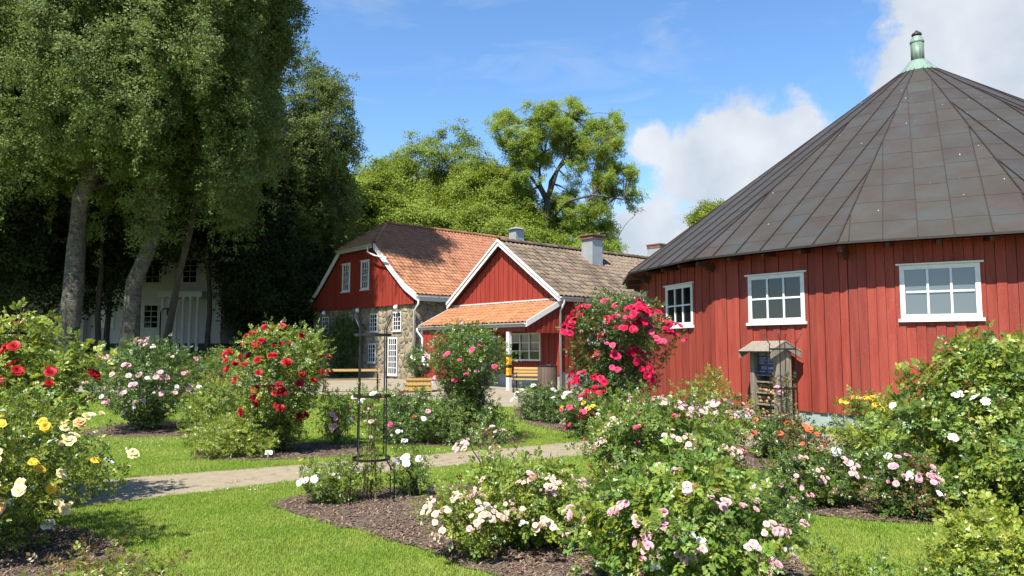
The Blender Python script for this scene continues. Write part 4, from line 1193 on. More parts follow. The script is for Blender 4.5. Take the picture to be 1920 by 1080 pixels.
m = MB(); m.tube([q0, q0 - V(0, 0, .2), sp(-.08, -.12, 3.75), sp(-.08, -.12, .3)], .05, 10); m.build('downpipe', M['metal_white'], sth, True)

# ---------------------------------------------------------------- white house in the trees
WH = V(-20.4, 52.0, 1.2)
wh = thing('white_house', 'white weatherboarded house half hidden in deep shade behind the birches', 'house', WH)
fx, fn = V(-1, .05, 0).normalized(), V(-.05, -1, 0).normalized()
mw_ = frame_mtx((0, 0, 0), -fx, fn)
m = MB(); m.box(-15, 0, -10, -.03, .0, 8.0, mw_); m.build('wall_core', M['siding'], wh)
m = MB()
for i in range(50):
    z = 1.0 + i * .14
    m.add([mw_ @ V(*q) for q in ((-15, .03, z), (0, .03, z), (0, 0, z + .14), (-15, 0, z + .14), (-15, 0, z), (0, 0, z))], [(0, 1, 2, 3), (4, 5, 1, 0)])
    ms2 = frame_mtx((0, 0, 0), -fn, -fx)
    m.add([ms2 @ V(*q) for q in ((0, .03, z), (10, .03, z), (10, 0, z + .14), (0, 0, z + .14), (0, 0, z), (10, 0, z))], [(0, 1, 2, 3), (4, 5, 1, 0)])
m.build('weatherboard', M['siding'], wh, kind='stuff')
m = MB(); m.box(-15.05, .05, -10, .08, -.6, 1.0, mw_); m.build('stone_base', M['soil_wall'], wh)
for x in (-2.3, -5.0, -8.2, -11.4):
    for z in (2.0, 5.2):
        if x == -2.3 and z == 2.0: continue
        window(wh, mw_, x, z, 1.15, 1.75, 2, 4, fw=.10, mw=.04, proud=.07, rec=-.03)
cpch = link('porch', None, wh)
for x in (-.75, -1.25, -1.75, -2.25, -2.75, -3.2):
    m = MB(); q = mw_ @ V(x, 1.9, 0); m.lathe([(.13, .1), (.11, .3), (.10, 4.0), (.13, 4.1)], 10, q); m.build('column', M['siding'], cpch, True)
m = MB(); m.box(-3.5, -.4, .05, 2.1, 4.1, 4.5, mw_); m.build('porch_roof', M['siding'], cpch)
m = MB(); m.box(-3.5, -.4, .09, 2.1, -.5, .12, mw_); m.build('porch_floor', M['soil_wall'], cpch)
m = MB()
pr_ = [mw_ @ V(*q) for q in ((-15.5, .5, 7.9), (.5, .5, 7.9), (.5, -10.5, 7.9), (-15.5, -10.5, 7.9), (-12, -5, 11.2), (-3.5, -5, 11.2))]
m.add(pr_, [(0, 1, 5, 4), (1, 2, 5), (2, 3, 4, 5), (3, 0, 4), (3, 2, 1, 0)]); m.build('roof', M['slate'], wh)
# a pale gable seen through the leaves at the far left
W2 = V(-36, 58, 1.2)
w2 = thing('pale_outbuilding', 'pale building glimpsed through leaves behind the leftmost birch trunk', 'building', W2)
m = MB(); m.box(-4, 6, -6, 0, -.5, 6.0); m.build('wall', M['siding'], w2)
m = MB(); m.add([V(-4.4, .4, 6), V(6.4, .4, 6), V(6.4, -6.4, 6), V(-4.4, -6.4, 6), V(-4.4, -3, 9), V(6.4, -3, 9)], [(0, 1, 5, 4), (1, 2, 5), (2, 3, 4, 5), (3, 0, 4), (3, 2, 1, 0)]); m.build('roof', M['slate'], w2)
m2_ = frame_mtx((0, 0, 0), (1, 0, 0), (0, -1, 0))
window(w2, Matrix.Translation((0, -6, 0)) @ m2_, 1.0, 1.5, 1.1, 1.6, 2, 3, fw=.1, mw=.04, proud=.05, rec=-.03)

# ---------------------------------------------------------------- trees
def limb_path(a, b, r, bend=.18, n=6, sag=0):
    L = (b - a).length; o = []
    j = V(r.uniform(-1, 1), r.uniform(-1, 1), r.uniform(-.2, .8)) * L * bend
    for i in range(n + 1):
        t = i / n; p = a.lerp(b, t) + j * (4 * t * (1 - t)) * .5
        p.z -= sag * t * t * L
        if 0 < i < n: p += V(r.uniform(-1, 1), r.uniform(-1, 1), r.uniform(-1, 1)) * L * .018
        o.append(p)
    return o
def tree(name, label, cat, x, y, H_, z0c, rx, ry, nclump, clumpr, ntw, kind, trunk_r, barkm, lean=(0, 0), seed=1, group=None, twscale=1.0, clumps=None, droop=False, ground=None, shape=1.0, limbs=None, trunk_top=.85, hang=0.0, mass=True, gap=-.13, extra=()):
    r = random.Random(seed); g = H(x, y) if ground is None else ground
    T = thing(name, label, cat, (x, y, g), group=group)
    tp = []
    nseg = 10
    wob = [V(r.uniform(-1, 1), r.uniform(-1, 1), 0) * trunk_r * .9 for _ in range(nseg + 1)]
    tz = H_ * trunk_top
    for i in range(nseg + 1):
        t = i / nseg; tp.append(V(lean[0] * t, lean[1] * t, -.3 + (tz + .3) * t) + wob[i] * min(1, t * 3))
    trs = [trunk_r * (1.35 if i == 0 else 1.0) * (1 - .86 * (i / nseg)) + .02 for i in range(nseg + 1)]
    trs[0] = trunk_r * 1.35
    m = MB(); m.tube(tp, trs, 12); m.build('trunk', M[barkm], T, True)
    def trunk_at(z):
        t = min(1, max(0, (z + .3) / (tz + .3))) * nseg; i = min(nseg - 1, int(t)); return tp[i].lerp(tp[i + 1], t - i), trs[i] * (1 - (t - i)) + trs[i + 1] * (t - i)
    own = clumps is None
    if shape != 1 or not own: mass = False
    if own:
        clumps = []
        nclump = nclump if not mass else 20
        cz = (z0c + H_) / 2; rz = (H_ - z0c) / 2
        for i in range(nclump):
            # fibonacci-like directions with jitter, shell with some interior
            u = (i + .5) / nclump; zz = 1 - 2 * u; a = i * 2.39996 + r.uniform(-.3, .3)
            q = math.sqrt(max(0, 1 - zz * zz)) ; rr_ = (r.uniform(.55, .98) if i % 4 else r.uniform(.1, .5)) * (.8 if mass else 1)
            zs2 = zz * rr_
            wid = (1 - abs(zs2) ** 2) ** .5 if shape == 1 else max(0.08, (1 - (zs2 + 1) / 2)) ** .8 * 1.3
            c_ = V(lean[0] * .8 + math.cos(a) * rx * rr_ * (q if shape == 1 else wid), lean[1] * .8 + math.sin(a) * ry * rr_ * (q if shape == 1 else wid), cz + rz * zs2)
            clumps.append((c_, clumpr * r.uniform(.65, 1.3)))
    clumps = list(clumps) + list(extra)
    lm = MB()
    if limbs:
        for pts_, r0, r1 in limbs:
            k_ = len(pts_); lm.tube(pts_, [r0 + (r1 - r0) * i / (k_ - 1) for i in range(k_)], 7)
    for i, (c_, cr_) in enumerate(clumps):
        if limbs:
            # join to the nearest limb point
            best = min((p for pts_, _, _ in limbs for p in pts_), key=lambda p: (p - c_).length); st = best; r0 = .06
            if (st - c_).length > 9: continue
        else:
            zt = max(z0c * .7, min(tz * .98, c_.z - (c_ - V(0, 0, c_.z)).to_2d().length * r.uniform(.45, .9)))
            st, r0 = trunk_at(zt); r0 = max(.04, r0 * .46)
        thin = .45 if cr_ < .8 and limbs else 1.0; r0 *= thin
        pth = limb_path(st, c_, r, .15, 5); k_ = len(pth)
        lm.tube(pth, [r0 * (1 - .8 * j / (k_ - 1)) + .008 for j in range(k_)], 6)
        for _ in range(4 if thin == 1.0 else 1):
            e = c_ + V(r.gauss(0, 1), r.gauss(0, 1), r.gauss(0, .8)).normalized() * cr_ * .5
            lm.tube([c_.lerp(st, .15), (c_ + e) / 2 + V(0, 0, .1), e], [.03 * thin, .018 * thin, .006], 4, False)
    lm.build('limb', M[barkm], T, True, kind='stuff')
    tot = sum(c_[1] ** 2 for c_ in clumps); P, D, SC = [], [], []
    rg_ = np.random.default_rng(seed)
    if mass:
        nn_ = int(ntw * 1.5); d_ = rg_.normal(size=(nn_, 3)); d_ /= np.linalg.norm(d_, axis=1, keepdims=True)
        lump = np.array([1 + .50 * mnoise.noise(V(*(q * 1.5)) + V(seed * 3.1, 0, 0)) + .30 * mnoise.noise(V(*(q * 3.6)) + V(0, seed * 1.7, 0)) + .16 * mnoise.noise(V(*(q * 8.0)) + V(0, 0, seed))
                         for q in d_])
        rad_ = rg_.uniform(.02, 1, nn_) ** .42 * lump
        q = d_ * rad_[:, None] * np.array([rx, ry, (H_ - z0c) / 2]) + np.array([lean[0] * .8, lean[1] * .8, (H_ + z0c) / 2])
        keep = np.array([mnoise.noise(V(p[0] * .5, p[1] * .5, p[2] * .8) + V(seed, 0, 0)) + .5 * mnoise.noise(V(p[0] * 1.7, p[1] * 1.7, p[2] * 2.1)) > gap for p in q])
        q = q[keep]; d_ = d_[keep]; P.append(q); D.append(d_ * .7 + np.array([0, 0, .6]) + rg_.normal(size=q.shape) * .35)
        if hang > 0:
            kh = int(len(q) * hang); qq = q[rg_.integers(0, len(q), kh)].copy(); qq[:, 2] -= rg_.uniform(.2, 1.3, kh); P.append(qq); D.append(rg_.normal(size=(kh, 3)) * .12 + np.array([0, 0, 1]))
    for c_, cr_ in (extra if mass else clumps):
        k_ = max(4, int(ntw * cr_ * cr_ / (tot if not mass else 60)))
        d_ = rg_.normal(size=(k_, 3)); d_ /= np.linalg.norm(d_, axis=1, keepdims=True)
        rad_ = cr_ * (np.abs(rg_.normal(0, .62, k_)) if shape == 1 else rg_.uniform(0, 1, k_) ** .42)[:, None]
        # lumpy outline
        lump = 1 + .28 * np.sin(d_[:, 0:1] * 5 + cr_ * 9) * np.cos(d_[:, 1:2] * 4 + cr_ * 5)
        q = d_ * rad_ * lump; q[:, 2] *= .78
        if limbs:
            kp = np.array([mnoise.noise(V(*(p_q + np.array(c_))) * 1.3) + .5 * mnoise.noise(V(*(p_q + np.array(c_))) * 3.1) > -.12 for p_q in q])
            q = q[kp]; d_ = d_[kp]; k_ = len(q)
            if not k_: continue
            q += rg_.normal(size=q.shape) * .16
        P.append(q + np.array(c_)); dd = d_ * .7 + np.array([0, 0, .6]) + rg_.normal(size=(k_, 3)) * .35; D.append(dd)
        if hang > 0:
            kh = int(k_ * hang); qq = q[:kh].copy(); qq[:, 2] -= rg_.uniform(.3, 2.2, kh) * cr_ * .8; P.append(qq * np.array([1.05, 1.05, 1]) + np.array(c_)); D.append(rg_.normal(size=(kh, 3)) * .12 + np.array([0, 0, 1]))
    P = np.concatenate(P); D = np.concatenate(D)
    if droop: D = D * .25 + np.array([0, 0, 1.0])
    n_ = len(P)
    scatter('crown', P, dir_euler(D, rg_.uniform(0, 6.28, n_)), rg_.uniform(.75, 1.3, n_) * twscale, CL[kind], T, kind='stuff')
    return T
tree('birch_tree', 'tall birch with the thick pale trunk furthest left, behind the red rose', 'tree', -20.6, 34.2, 25, 7.0, 7.0, 6.0, 44, 1.75, 9500, 'birch', .50, 'bark_birch', (2.0, 0), 3, 'birches on the shady bank', hang=.25, gap=.03, ground=H(-20.6, 34.2) - .05)
tree('birch_tree', 'leaning birch with mossy trunk behind the pale pink rose bush', 'tree', -18.6, 36.0, 24, 7.2, 3.9, 4.6, 40, 1.5, 6600, 'birch', .42, 'bark_birch', (2.3, -.5), 4, 'birches on the shady bank', hang=.2, gap=.04)
tree('birch_tree', 'slender airy birch with white branches against the sky behind the stone house', 'tree', -13.4, 48.0, 20.8, 6.0, 3.2, 3.0, 40, 1.1, 3000, 'birch', .16, 'bark_birch', (.3, 0), 5, None, hang=.3)
rw = random.Random(61); roof_shade_clumps = []  # unseen high clumps, added to throw shade on the stone house roof
for i in range(13):
    roof_shade_clumps.append((V(rw.uniform(5.4, 8.2), rw.uniform(-7.0, -3.2), rw.uniform(21.2, 25.2)), rw.uniform(1.0, 1.5)))
tree('birch_tree', 'weeping birch whose hanging twigs reach out at the top of the picture', 'tree', -18.3, 39.0, 25.0, 8.5, 2.5, 4.6, 44, 1.3, 8000, 'birch', .17, 'bark', (5.4, -3.6), 6, None, hang=.4, extra=roof_shade_clumps, gap=-.3)
wood = [(-30, 44, 22, 7, 1), (-37, 50, 24, 8, 2), (-25.5, 60, 20, 6.5, 3), (-17.5, 56, 15.5, 6.0, 4), (-13.0, 58, 14.5, 5.0, 5), (-31, 62, 24, 8, 6), (-15.4, 47.5, 14.0, 3.6, 7), (-11.0, 60, 15.8, 4.4, 8), (-27.2, 37.5, 21, 5, 9), (-42, 66, 24, 9, 10), (-21.5, 66, 19, 7, 11)]
wood += [(-24.5, 45, 18, 6.2, 12), (-19.0, 46.5, 17, 5.0, 13), (-31, 40, 17, 6, 14), (-23.6, 42.5, 15, 4.2, 15)]  # canopies added to keep sky light off the white house
wl_ = ['dark broadleaf tree left of the birches', 'dark tree at the far left edge of the wood', 'dark tree rising behind the white house', 'dense dark tree between the white house and stone house',
       'round green tree close behind the stone house gable', 'dark tree behind the pale outbuilding', 'low dark tree left of the stone house gable', 'green tree just left of the stone house roof peak',
       'dark tree in front of the pale outbuilding', 'deepest dark tree in the left wood', 'dark tree behind the white house roof', 'added dark tree whose low branches veil and shade the white house wall', 'added dark tree shading the white house columns', 'added shade tree between the two left birch trunks', 'added dark crown just behind and above the leaning birch trunk']
for (x, y, h, r_, i), lab in zip(wood, wl_):
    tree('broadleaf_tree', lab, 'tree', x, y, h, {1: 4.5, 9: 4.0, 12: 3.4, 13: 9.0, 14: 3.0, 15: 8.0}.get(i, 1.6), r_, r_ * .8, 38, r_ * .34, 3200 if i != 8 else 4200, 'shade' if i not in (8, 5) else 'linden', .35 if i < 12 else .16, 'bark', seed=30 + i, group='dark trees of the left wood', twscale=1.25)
# conifer tip
tree('fir_tree', 'dark pointed fir tip left of the bright green trees', 'tree', -14.6, 66, 17.0, 3, 2.6, 2.6, 60, .75, 2400, 'conifer', .22, 'bark', seed=51, shape=2)
limes = [(-11.2, 73, 19.5, 4.2, 15, 'deepest lime seen between the first two crowns'), (-2.4, 66, 18.2, 4.2, 16, 'lime whose crown touches the left side of the ash'), (.8, 71, 15.0, 4.0, 17, 'lime behind the ash trunk and its lowest limb'), (-15.0, 62, 15.5, 3.8, 18, 'green tree above the half-hipped end of the stone house'), (-12.9, 66, 14.5, 3.6, 13, 'green tree filling the dip left of the tall narrow lime'), (-6.6, 72, 16.8, 4.4, 14, 'lime half hidden between the two highest crowns'), (-15.2, 70, 16.0, 4.0, 9, 'low green tree at the left foot of the lime group'), (-10.8, 64, 14.6, 3.9, 10, 'bright green tree between the first two limes'), (-3.0, 70, 17.6, 4.6, 11, 'lime filling the gap behind the highest crown'), (1.6, 66, 13.6, 3.8, 12, 'green tree behind the ash trunk'), (-12.6, 69, 18.0, 4.3, 2, 'rounded bright green tree furthest left of the lime group'), (-8.9, 66, 20.6, 3.6, 3, 'tall narrow lime with bumpy top left of centre'),
         (-4.7, 68, 20.3, 4.7, 4, 'highest broad lime in the green group'), (-1.8, 64, 17.2, 3.8, 5, 'lime tree just left of the airy ash'), (-6.8, 60, 14.2, 4.6, 6, 'bright green tree right behind the orange tiled ridge'),
         (-.6, 58, 12.6, 4.2, 7, 'bushy green tree behind the small metal chimney'), (4.6, 57, 10.4, 3.4, 8, 'low green tree behind the big cottage chimney')]
for (x, y, h, r_, i, lab) in limes:
    tree('lime_tree', lab, 'tree', x, y, h * 1.0, 2.0, r_ * 1.2, r_ * 1.1, 70, r_ * .27, 4600, 'linden', .35, 'bark', seed=60 + i, group='bright trees behind the houses', twscale=1.05)
# airy ash: limbs and clumps where they stand, 60 m off
AX, AY = 3.4, 62.0
def az(zx, zy, dy=0):
    px, py = 640 + zx / 3.31, 160 + zy / 3.31
    u = (px - 960) / f_; v_ = (540 - py) / f_
    dy_ = math.cos(p_) - v_ * math.sin(p_); k_ = (AY + dy) / dy_
    return V(u * k_ - AX, dy, 1.8 + (math.sin(p_) + v_ * math.cos(p_)) * k_ - .22)
ra = random.Random(9)
cl_px = [(1430, 120, 80), (1250, 190, 70), (1340, 200, 75), (1560, 260, 80), (1650, 290, 70), (1700, 380, 45), (1480, 330, 85), (1350, 320, 80), (1230, 290, 60), (1600, 370, 70), (1640, 470, 55),
         (1500, 430, 85), (1270, 420, 75), (1450, 500, 50), (1130, 300, 60), (1040, 220, 60), (980, 300, 60), (960, 200, 35), (1100, 400, 75), (1180, 470, 70), (1150, 560, 70), (1570, 610, 60),
         (1700, 560, 60), (1780, 560, 45), (1800, 680, 45), (1650, 680, 60), (1400, 690, 85), (1500, 760, 95), (1350, 800, 95), (1280, 880, 100), (1600, 760, 60), (1620, 960, 85), (1700, 1000, 60), (1480, 900, 80), (1820, 770, 34), (1400, 980, 90)]
clp = []
for a, b, c_ in cl_px:
    dy_ = ra.uniform(-2.2, 2.2)
    for _ in range(15 if c_ > 40 else 4):
        clp.append((az(a + ra.gauss(0, .72) * c_, b + ra.gauss(0, .6) * c_, dy_ + ra.uniform(-1.2, 1.2)), c_ * .0072 * ra.uniform(.35, 1.6)))
lim = [([V(0, 0, -.3), V(.1, .1, 4), az(1270, 850), az(1280, 700)], .42, .26),
       ([az(1280, 700), az(1300, 600, .2), az(1380, 460, .5), az(1400, 330, .6), az(1440, 200, .6)], .24, .04), ([az(1290, 690), az(1320, 600, -.3), az(1345, 520, -.6), az(1430, 440, -.8), az(1500, 400, -1), az(1620, 360, -1.2)], .18, .03),
       ([az(1275, 700), az(1235, 620, .5), az(1230, 520, .8), az(1260, 420, 1), az(1300, 250, 1.2)], .18, .03), ([az(1270, 720), az(1230, 640, -.5), az(1130, 510, -.8), az(1080, 470, -1), az(1000, 380, -1), az(960, 250, -1)], .15, .03),
       ([az(1280, 860), az(1400, 720, -1), az(1560, 680, -1.5), az(1700, 700, -1.5), az(1760, 710, -1.5), az(1830, 790, -1.5)], .14, .02), ([az(1275, 900), az(1400, 850, 1), az(1600, 900, 1.5), az(1700, 980, 1.5)], .12, .03)]
tree('ash_tree', 'tall airy tree with dark open branches above the cottage chimneys', 'tree', AX, AY, 12, 3, 3, 3, 0, 1, 7000, 'ash', .42, 'bark', seed=77, twscale=.9, clumps=clp, limbs=lim, trunk_top=.55, ground=.22)
tree('distant_tree', 'small distant tree top showing over the edge of the barn roof', 'tree', 25.2, 92, 20.6, 12, 2.6, 2.6, 16, 1.3, 800, 'linden', .3, 'bark', seed=88, twscale=1.3)
tree('distant_tree', 'lower half of distant tree left of the one over the barn roof', 'tree', 23.6, 93, 19.0, 12, 1.5, 1.5, 10, 1.0, 400, 'linden', .25, 'bark', seed=89, twscale=1.3)

# ---------------------------------------------------------------- roses
def petal_bloom(name, seed, m, R=.04, rings=((7, 1.0, .25), (6, .75, .7), (5, .5, 1.1)), curl=.35, center=None, single=False):
    r = random.Random(seed); vs_, fs_, var = [], [], []
    for (n_, rr_, el) in rings:
        a0 = r.uniform(0, 6.28)
        for i in range(n_):
            a = a0 + 2 * math.pi * i / n_ + r.uniform(-.12, .12); e = el + r.uniform(-.12, .12); L = R * rr_ * r.uniform(.88, 1.1); w = L * (.62 if not single else .5)
            od = V(math.cos(a), math.sin(a), 0); sd = V(-math.sin(a), math.cos(a), 0)
            p1 = od * (L * .55 * math.cos(e)) + V(0, 0, L * .55 * math.sin(e)); e2 = e - curl
            p2 = p1 + od * (L * .5 * math.cos(e2)) + V(0, 0, L * .5 * math.sin(e2))
            b = len(vs_); v_ = r.random()
            up = V(0, 0, w * .22)
            vs_ += [od * L * .08, p1 - sd * w + up, p1, p1 + sd * w + up, p2 - sd * w * .62, p2 + sd * w * .62]
            fs_ += [(b, b + 2, b + 1), (b, b + 3, b + 2), (b + 1, b + 2, b + 4), (b + 2, b + 5, b + 4), (b + 2, b + 3, b + 5)]; var += [v_] * 6
    me = mesh_from(name, vs_, fs_, M[m], True)
    if center:
        me.materials.append(M[center]); b = len(vs_)
    at = me.attributes.new('var', 'FLOAT', 'POINT'); at.data.foreach_set('value', np.array(var, dtype=np.float32))
    return me
BL = {}
for nm, mm in (('red', 'p_red'), ('crimson', 'p_crimson'), ('pale', 'p_pale'), ('pink', 'p_pink'), ('hot', 'p_hot'), ('white', 'p_white'), ('yellow', 'p_yellow'), ('butter', 'p_butter'), ('apricot', 'p_apricot'), ('orange', 'p_orange'), ('cream', 'p_cream')):
    BL[nm] = [petal_bloom('bloom_' + nm, 5 + i, mm, rings=((7, 1.0, .2 + .15 * i), (6, .78, .65), (5, .5, 1.05))) for i in range(3)]
for nm, mm in (('red', 'p_red'), ('crimson', 'p_crimson'), ('pale', 'p_pale'), ('pink', 'p_pink'), ('hot', 'p_hot'), ('white', 'p_white'), ('yellow', 'p_yellow'), ('butter', 'p_butter'), ('cream', 'p_cream')):
    BL[nm].append(petal_bloom('bloom_' + nm, 40, mm, rings=((5, .8, 1.1), (4, .6, 1.35)), curl=.1))
M['p_spent'] = petal('spent_brown_petal', (0.42, 0.27, 0.14))
for nm in ('cream', 'pale'): BL[nm].append(petal_bloom('bloom_' + nm, 41, 'p_spent', rings=((6, .8, .1), (5, .6, .6)), curl=.5))
BL['single'] = [petal_bloom('bloom_single', 3, 'p_white', R=.045, rings=((5, 1.0, .3),), curl=.2, single=True)]
BUSHROOTS = []
def bush(label, x, y, h, profile, n, leaves, blooms=(), seed=1, sc=1.0, lw=None, lean=(0, 0), canes=14, name='rose_bush', cat='rose bush', group=None, fill=.42, face=None,
         ysq=1.0, cane_m='wood_cane', z0=0.0, noise_amp=.3, blooms_cluster=None, gz=None, cane_reach=1.0, upright=.7, stuff_leaves=True):
    """profile: radii at equal height steps from the ground to the top. blooms: (kind, count, size, cluster)"""
    r = random.Random(seed); g = np.random.default_rng(seed)
    gzz = H(x, y) if gz is None else gz
    B = thing(name, label, cat, (x, y, gzz), group=group)
    pr = np.array(profile, float); hs_ = np.linspace(0, 1, len(pr))
    # sample height with weight ~ radius (surface)
    tt = np.linspace(0, 1, 200); wgt = np.interp(tt, hs_, pr) + .02; wgt /= wgt.sum()
    def lump(a, v_):
        out = np.empty(len(a))
        for i in range(len(a)):
            out[i] = mnoise.noise(V(math.cos(a[i]) * 1.7 + seed, math.sin(a[i]) * 1.7, v_[i] * 3.1)) + .5 * mnoise.noise(V(math.cos(a[i]) * 4.5, math.sin(a[i]) * 4.5 + seed, v_[i] * 7))
        return 1 + noise_amp * 1.4 * out
    def sample(k_, shell):
        v_ = g.choice(tt, k_, p=wgt) + g.uniform(-.02, .02, k_); v_ = np.clip(v_, 0.02, 1)
        a = g.uniform(0, 2 * np.pi, k_); rad_ = np.interp(v_, hs_, pr) * lump(a, v_)
        f = (1 - (1 - fill) * 0) * g.uniform(0, 1, k_) ** fill if shell is None else shell
        R_ = rad_ * f
        # top unevenness
        hv = v_ * h * (1 + .10 * np.array([mnoise.noise(V(math.cos(q) * 2 + seed, math.sin(q) * 2, 5)) for q in a]))
        return np.stack([R_ * np.cos(a) + lean[0] * v_, (R_ * np.sin(a)) * ysq + lean[1] * v_, hv], 1), a, v_
    P, a, v_ = sample(n, None)
    P[:, 2] = np.maximum(P[:, 2], .04)
    D = np.stack([np.cos(a), np.sin(a), np.full(n, upright)], 1) + g.normal(size=(n, 3)) * .45
    D[:, 2] += v_ * .6
    P -= D / np.linalg.norm(D, axis=1, keepdims=True) * .12 * sc
    P[:, 2] = np.maximum(P[:, 2], .03)
    srcs = []; ww = []
    for i, lf in enumerate(leaves):
        for s_ in SP[lf] if lf in SP else CL[lf]:
            srcs.append(s_); ww.append((lw[i] if lw else 1.0))
    scatter('foliage', P, dir_euler(D, g.uniform(0, 6.28, n)), g.uniform(.7, 1.25, n) * sc, srcs, B, kind='stuff', weights=ww)
    # canes
    m = MB()
    for i in range(canes):
        q, aa, vv_ = sample(1, np.array([g.uniform(.6, 1.02) * cane_reach])); q = V(*q[0])
        b0 = V(r.gauss(0, .06), r.gauss(0, .06), -.03); midp = V(q.x * .35, q.y * .35, q.z * .62 + .1)
        pts_ = []
        for j in range(7):
            t = j / 6; pts_.append(b0 * (1 - t) ** 2 + midp * 2 * t * (1 - t) + q * t * t + V(r.gauss(0, .01), r.gauss(0, .01), 0) * (1 if 0 < j < 6 else 0))
        m.tube(pts_, [.011 * (1 - .75 * j / 6) * (1 + .25 * sc) for j in range(7)], 5, False)
    m.build('canes', M[cane_m], B, True, kind='stuff')
    # blooms
    for bi, bspec in enumerate(blooms):
        kind, cnt, size, clus = bspec[:4]; vr = bspec[4] if len(bspec) > 4 else (0.15, 1.0)
        made = 0; tries = 0
        while made < cnt and tries < cnt * 40:
            tries += 1
            v0 = vr[0] + (vr[1] - vr[0]) * r.random() ** .8
            a_ = -math.pi / 2 + r.gauss(0, 1.0) if r.random() < .85 else r.uniform(0, 6.28)
            rad_ = float(np.interp(v0, hs_, pr)) * float(lump(np.array([a_]), np.array([v0]))[0])
            if rad_ < .04 and v0 < .9: continue
            outw = V(math.cos(a_), math.sin(a_), 0)
            fr = r.uniform(1.0, 1.14) if v0 < .93 else r.uniform(.1, 1)
            c_ = outw * rad_ * fr; c_.y *= ysq
            c_ += V(lean[0] * v0, lean[1] * v0, v0 * h * (1 + .10 * mnoise.noise(V(math.cos(a_) * 2 + seed, math.sin(a_) * 2, 5))) + .04 * sc)
            nd_ = (outw * (1.1 - v0 * .7) + V(r.uniform(-.3, .3), r.uniform(-.3, .3), .35 + v0 * .8) + V(-.1, -.35, 0)).normalized()
            k_ = clus if isinstance(clus, int) else r.randint(*clus); k_ = min(k_, cnt - made)
            for j in range(k_):
                s_ = size * r.uniform(.75, 1.15)
                off = V(r.gauss(0, 1), r.gauss(0, 1), r.gauss(0, .7)) * (size * .95 * math.sqrt(k_) * .55) if k_ > 1 else V(0, 0, 0)
                off -= nd_ * off.dot(nd_) * .7
                n2 = (nd_ + off * (4 if k_ > 1 else 0) + V(r.gauss(0, .2), r.gauss(0, .2), r.gauss(0, .2))).normalized()
                mt = Matrix.Translation(c_ + off) @ n2.to_track_quat('Z', 'Y').to_matrix().to_4x4() @ Matrix.Rotation(r.uniform(0, 6.28), 4, 'Z') @ Matrix.Scale(s_ / .04, 4)
                me = r.choice(BL[kind]); link('bloom', me, B, mt)
                made += 1
    return B
# size argument of blooms is the radius
bush('tall red climbing rose at the left edge of the picture', -5.75, 8.6, 2.06, [.35, .5, .62, .7, .78, .62, .3], 700, ['biglime', 'bigfresh'], [('red', 44, .066, (1, 3))], seed=1, sc=1.05, lw=(2, 1))
bush('big yellow and cream rose bush in the bottom left corner', -4.95, 6.75, 1.42, [.55, .9, 1.12, 1.18, 1.05, .5], 900, ['fresh', 'lime', 'dark'], [('butter', 80, .05, (1, 4)), ('yellow', 26, .045, (1, 2)), ('apricot', 24, .042, (2, 3)), ('white', 22, .055, (1, 2), (.1, .6))], seed=2, lw=(2, 2, 1), ysq=.8)
bush('vase-shaped rose bush covered in pale pink blooms on its own left bed', -8.15, 16.7, 1.95, [.22, .55, 1.0, 1.3, 1.25, 1.0, .35], 850, ['mid', 'dark'], [('pale', 50, .06, (1, 3)), ('pink', 34, .056, (1, 2)), ('white', 12, .055, 1)], seed=3, sc=1.1, canes=34, cane_reach=.9)
bush('green shrub filling the gap between the pale pink and red roses', -6.35, 16.2, 1.05, [.4, .62, .72, .6, .25], 360, ['mid', 'lime'], [('white', 3, .05, 1)], seed=4, sc=1.05)
bush('low lime-green shrub spreading at the foot of the red rose', -4.75, 12.9, .62, [.5, .8, .78, .5, .2], 420, ['lime', 'fresh'], [], seed=5, sc=.9)
bush('dome-topped red climbing rose standing left of the path', -4.2, 13.3, 2.12, [.34, .45, .5, .68, .86, .88, .74, .4], 850, ['fresh', 'lime', 'dark'], [('red', 74, .074, (1, 3), (.25, 1))], seed=6, sc=1.05, lw=(2, 2, 1), lean=(.12, 0))
bush('sparse arching rose with a few pink blooms right of the red rose', -3.3, 14.3, .95, [.15, .3, .45, .5, .35], 110, ['fresh', 'bronze'], [('pink', 8, .05, (1, 2)), ('white', 4, .07, 1)], seed=7, lw=(4, 1))
bush('leafy rose pillar with few pink blooms in the middle of the lawn', -.88, 14.6, 2.25, [.9, .85, .62, .42, .62, .78, .68, .3], 1000, ['dark', 'mid', 'fresh'], [('hot', 12, .05, (1, 3), (.5, 1)), ('pink', 8, .05, (1, 2), (.45, 1))], seed=8, lw=(2, 2, 1), sc=1.02, canes=24)
bush('low rose bush with white and pink blooms left of the leafy pillar', -2.0, 14.55, .95, [.5, .72, .7, .5, .2], 330, ['dark', 'mid'], [('hot', 6, .055, (1, 2)), ('white', 7, .05, (1, 2), (.1, .5)), ('pink', 4, .045, 1)], seed=9)
bush('huge crimson climbing rose between the cottage and the round barn', 2.1, 15.6, 2.82, [.6, .66, .62, .64, .74, .84, .95, .88, .45], 1350, ['dark', 'mid', 'bronze'], [('crimson', 245, .076, (4, 9), (.12, 1)), ('hot', 50, .056, (2, 5), (.2, 1))], seed=10, lw=(5, 3, 1), sc=1.1, lean=(.18, 0), noise_amp=.45)
bush('white rose with pale blooms at the curved bed edge by the bin', .62, 18.6, .82, [.35, .5, .5, .3], 230, ['dark', 'mid'], [('white', 20, .06, (2, 4), (.4, 1))], seed=11, group=None)
bush('white rose clump beside the yellow rose in the curved bed', 1.15, 18.0, .72, [.35, .45, .45, .3], 190, ['dark', 'mid'], [('white', 16, .055, (2, 4), (.4, 1))], seed=12)
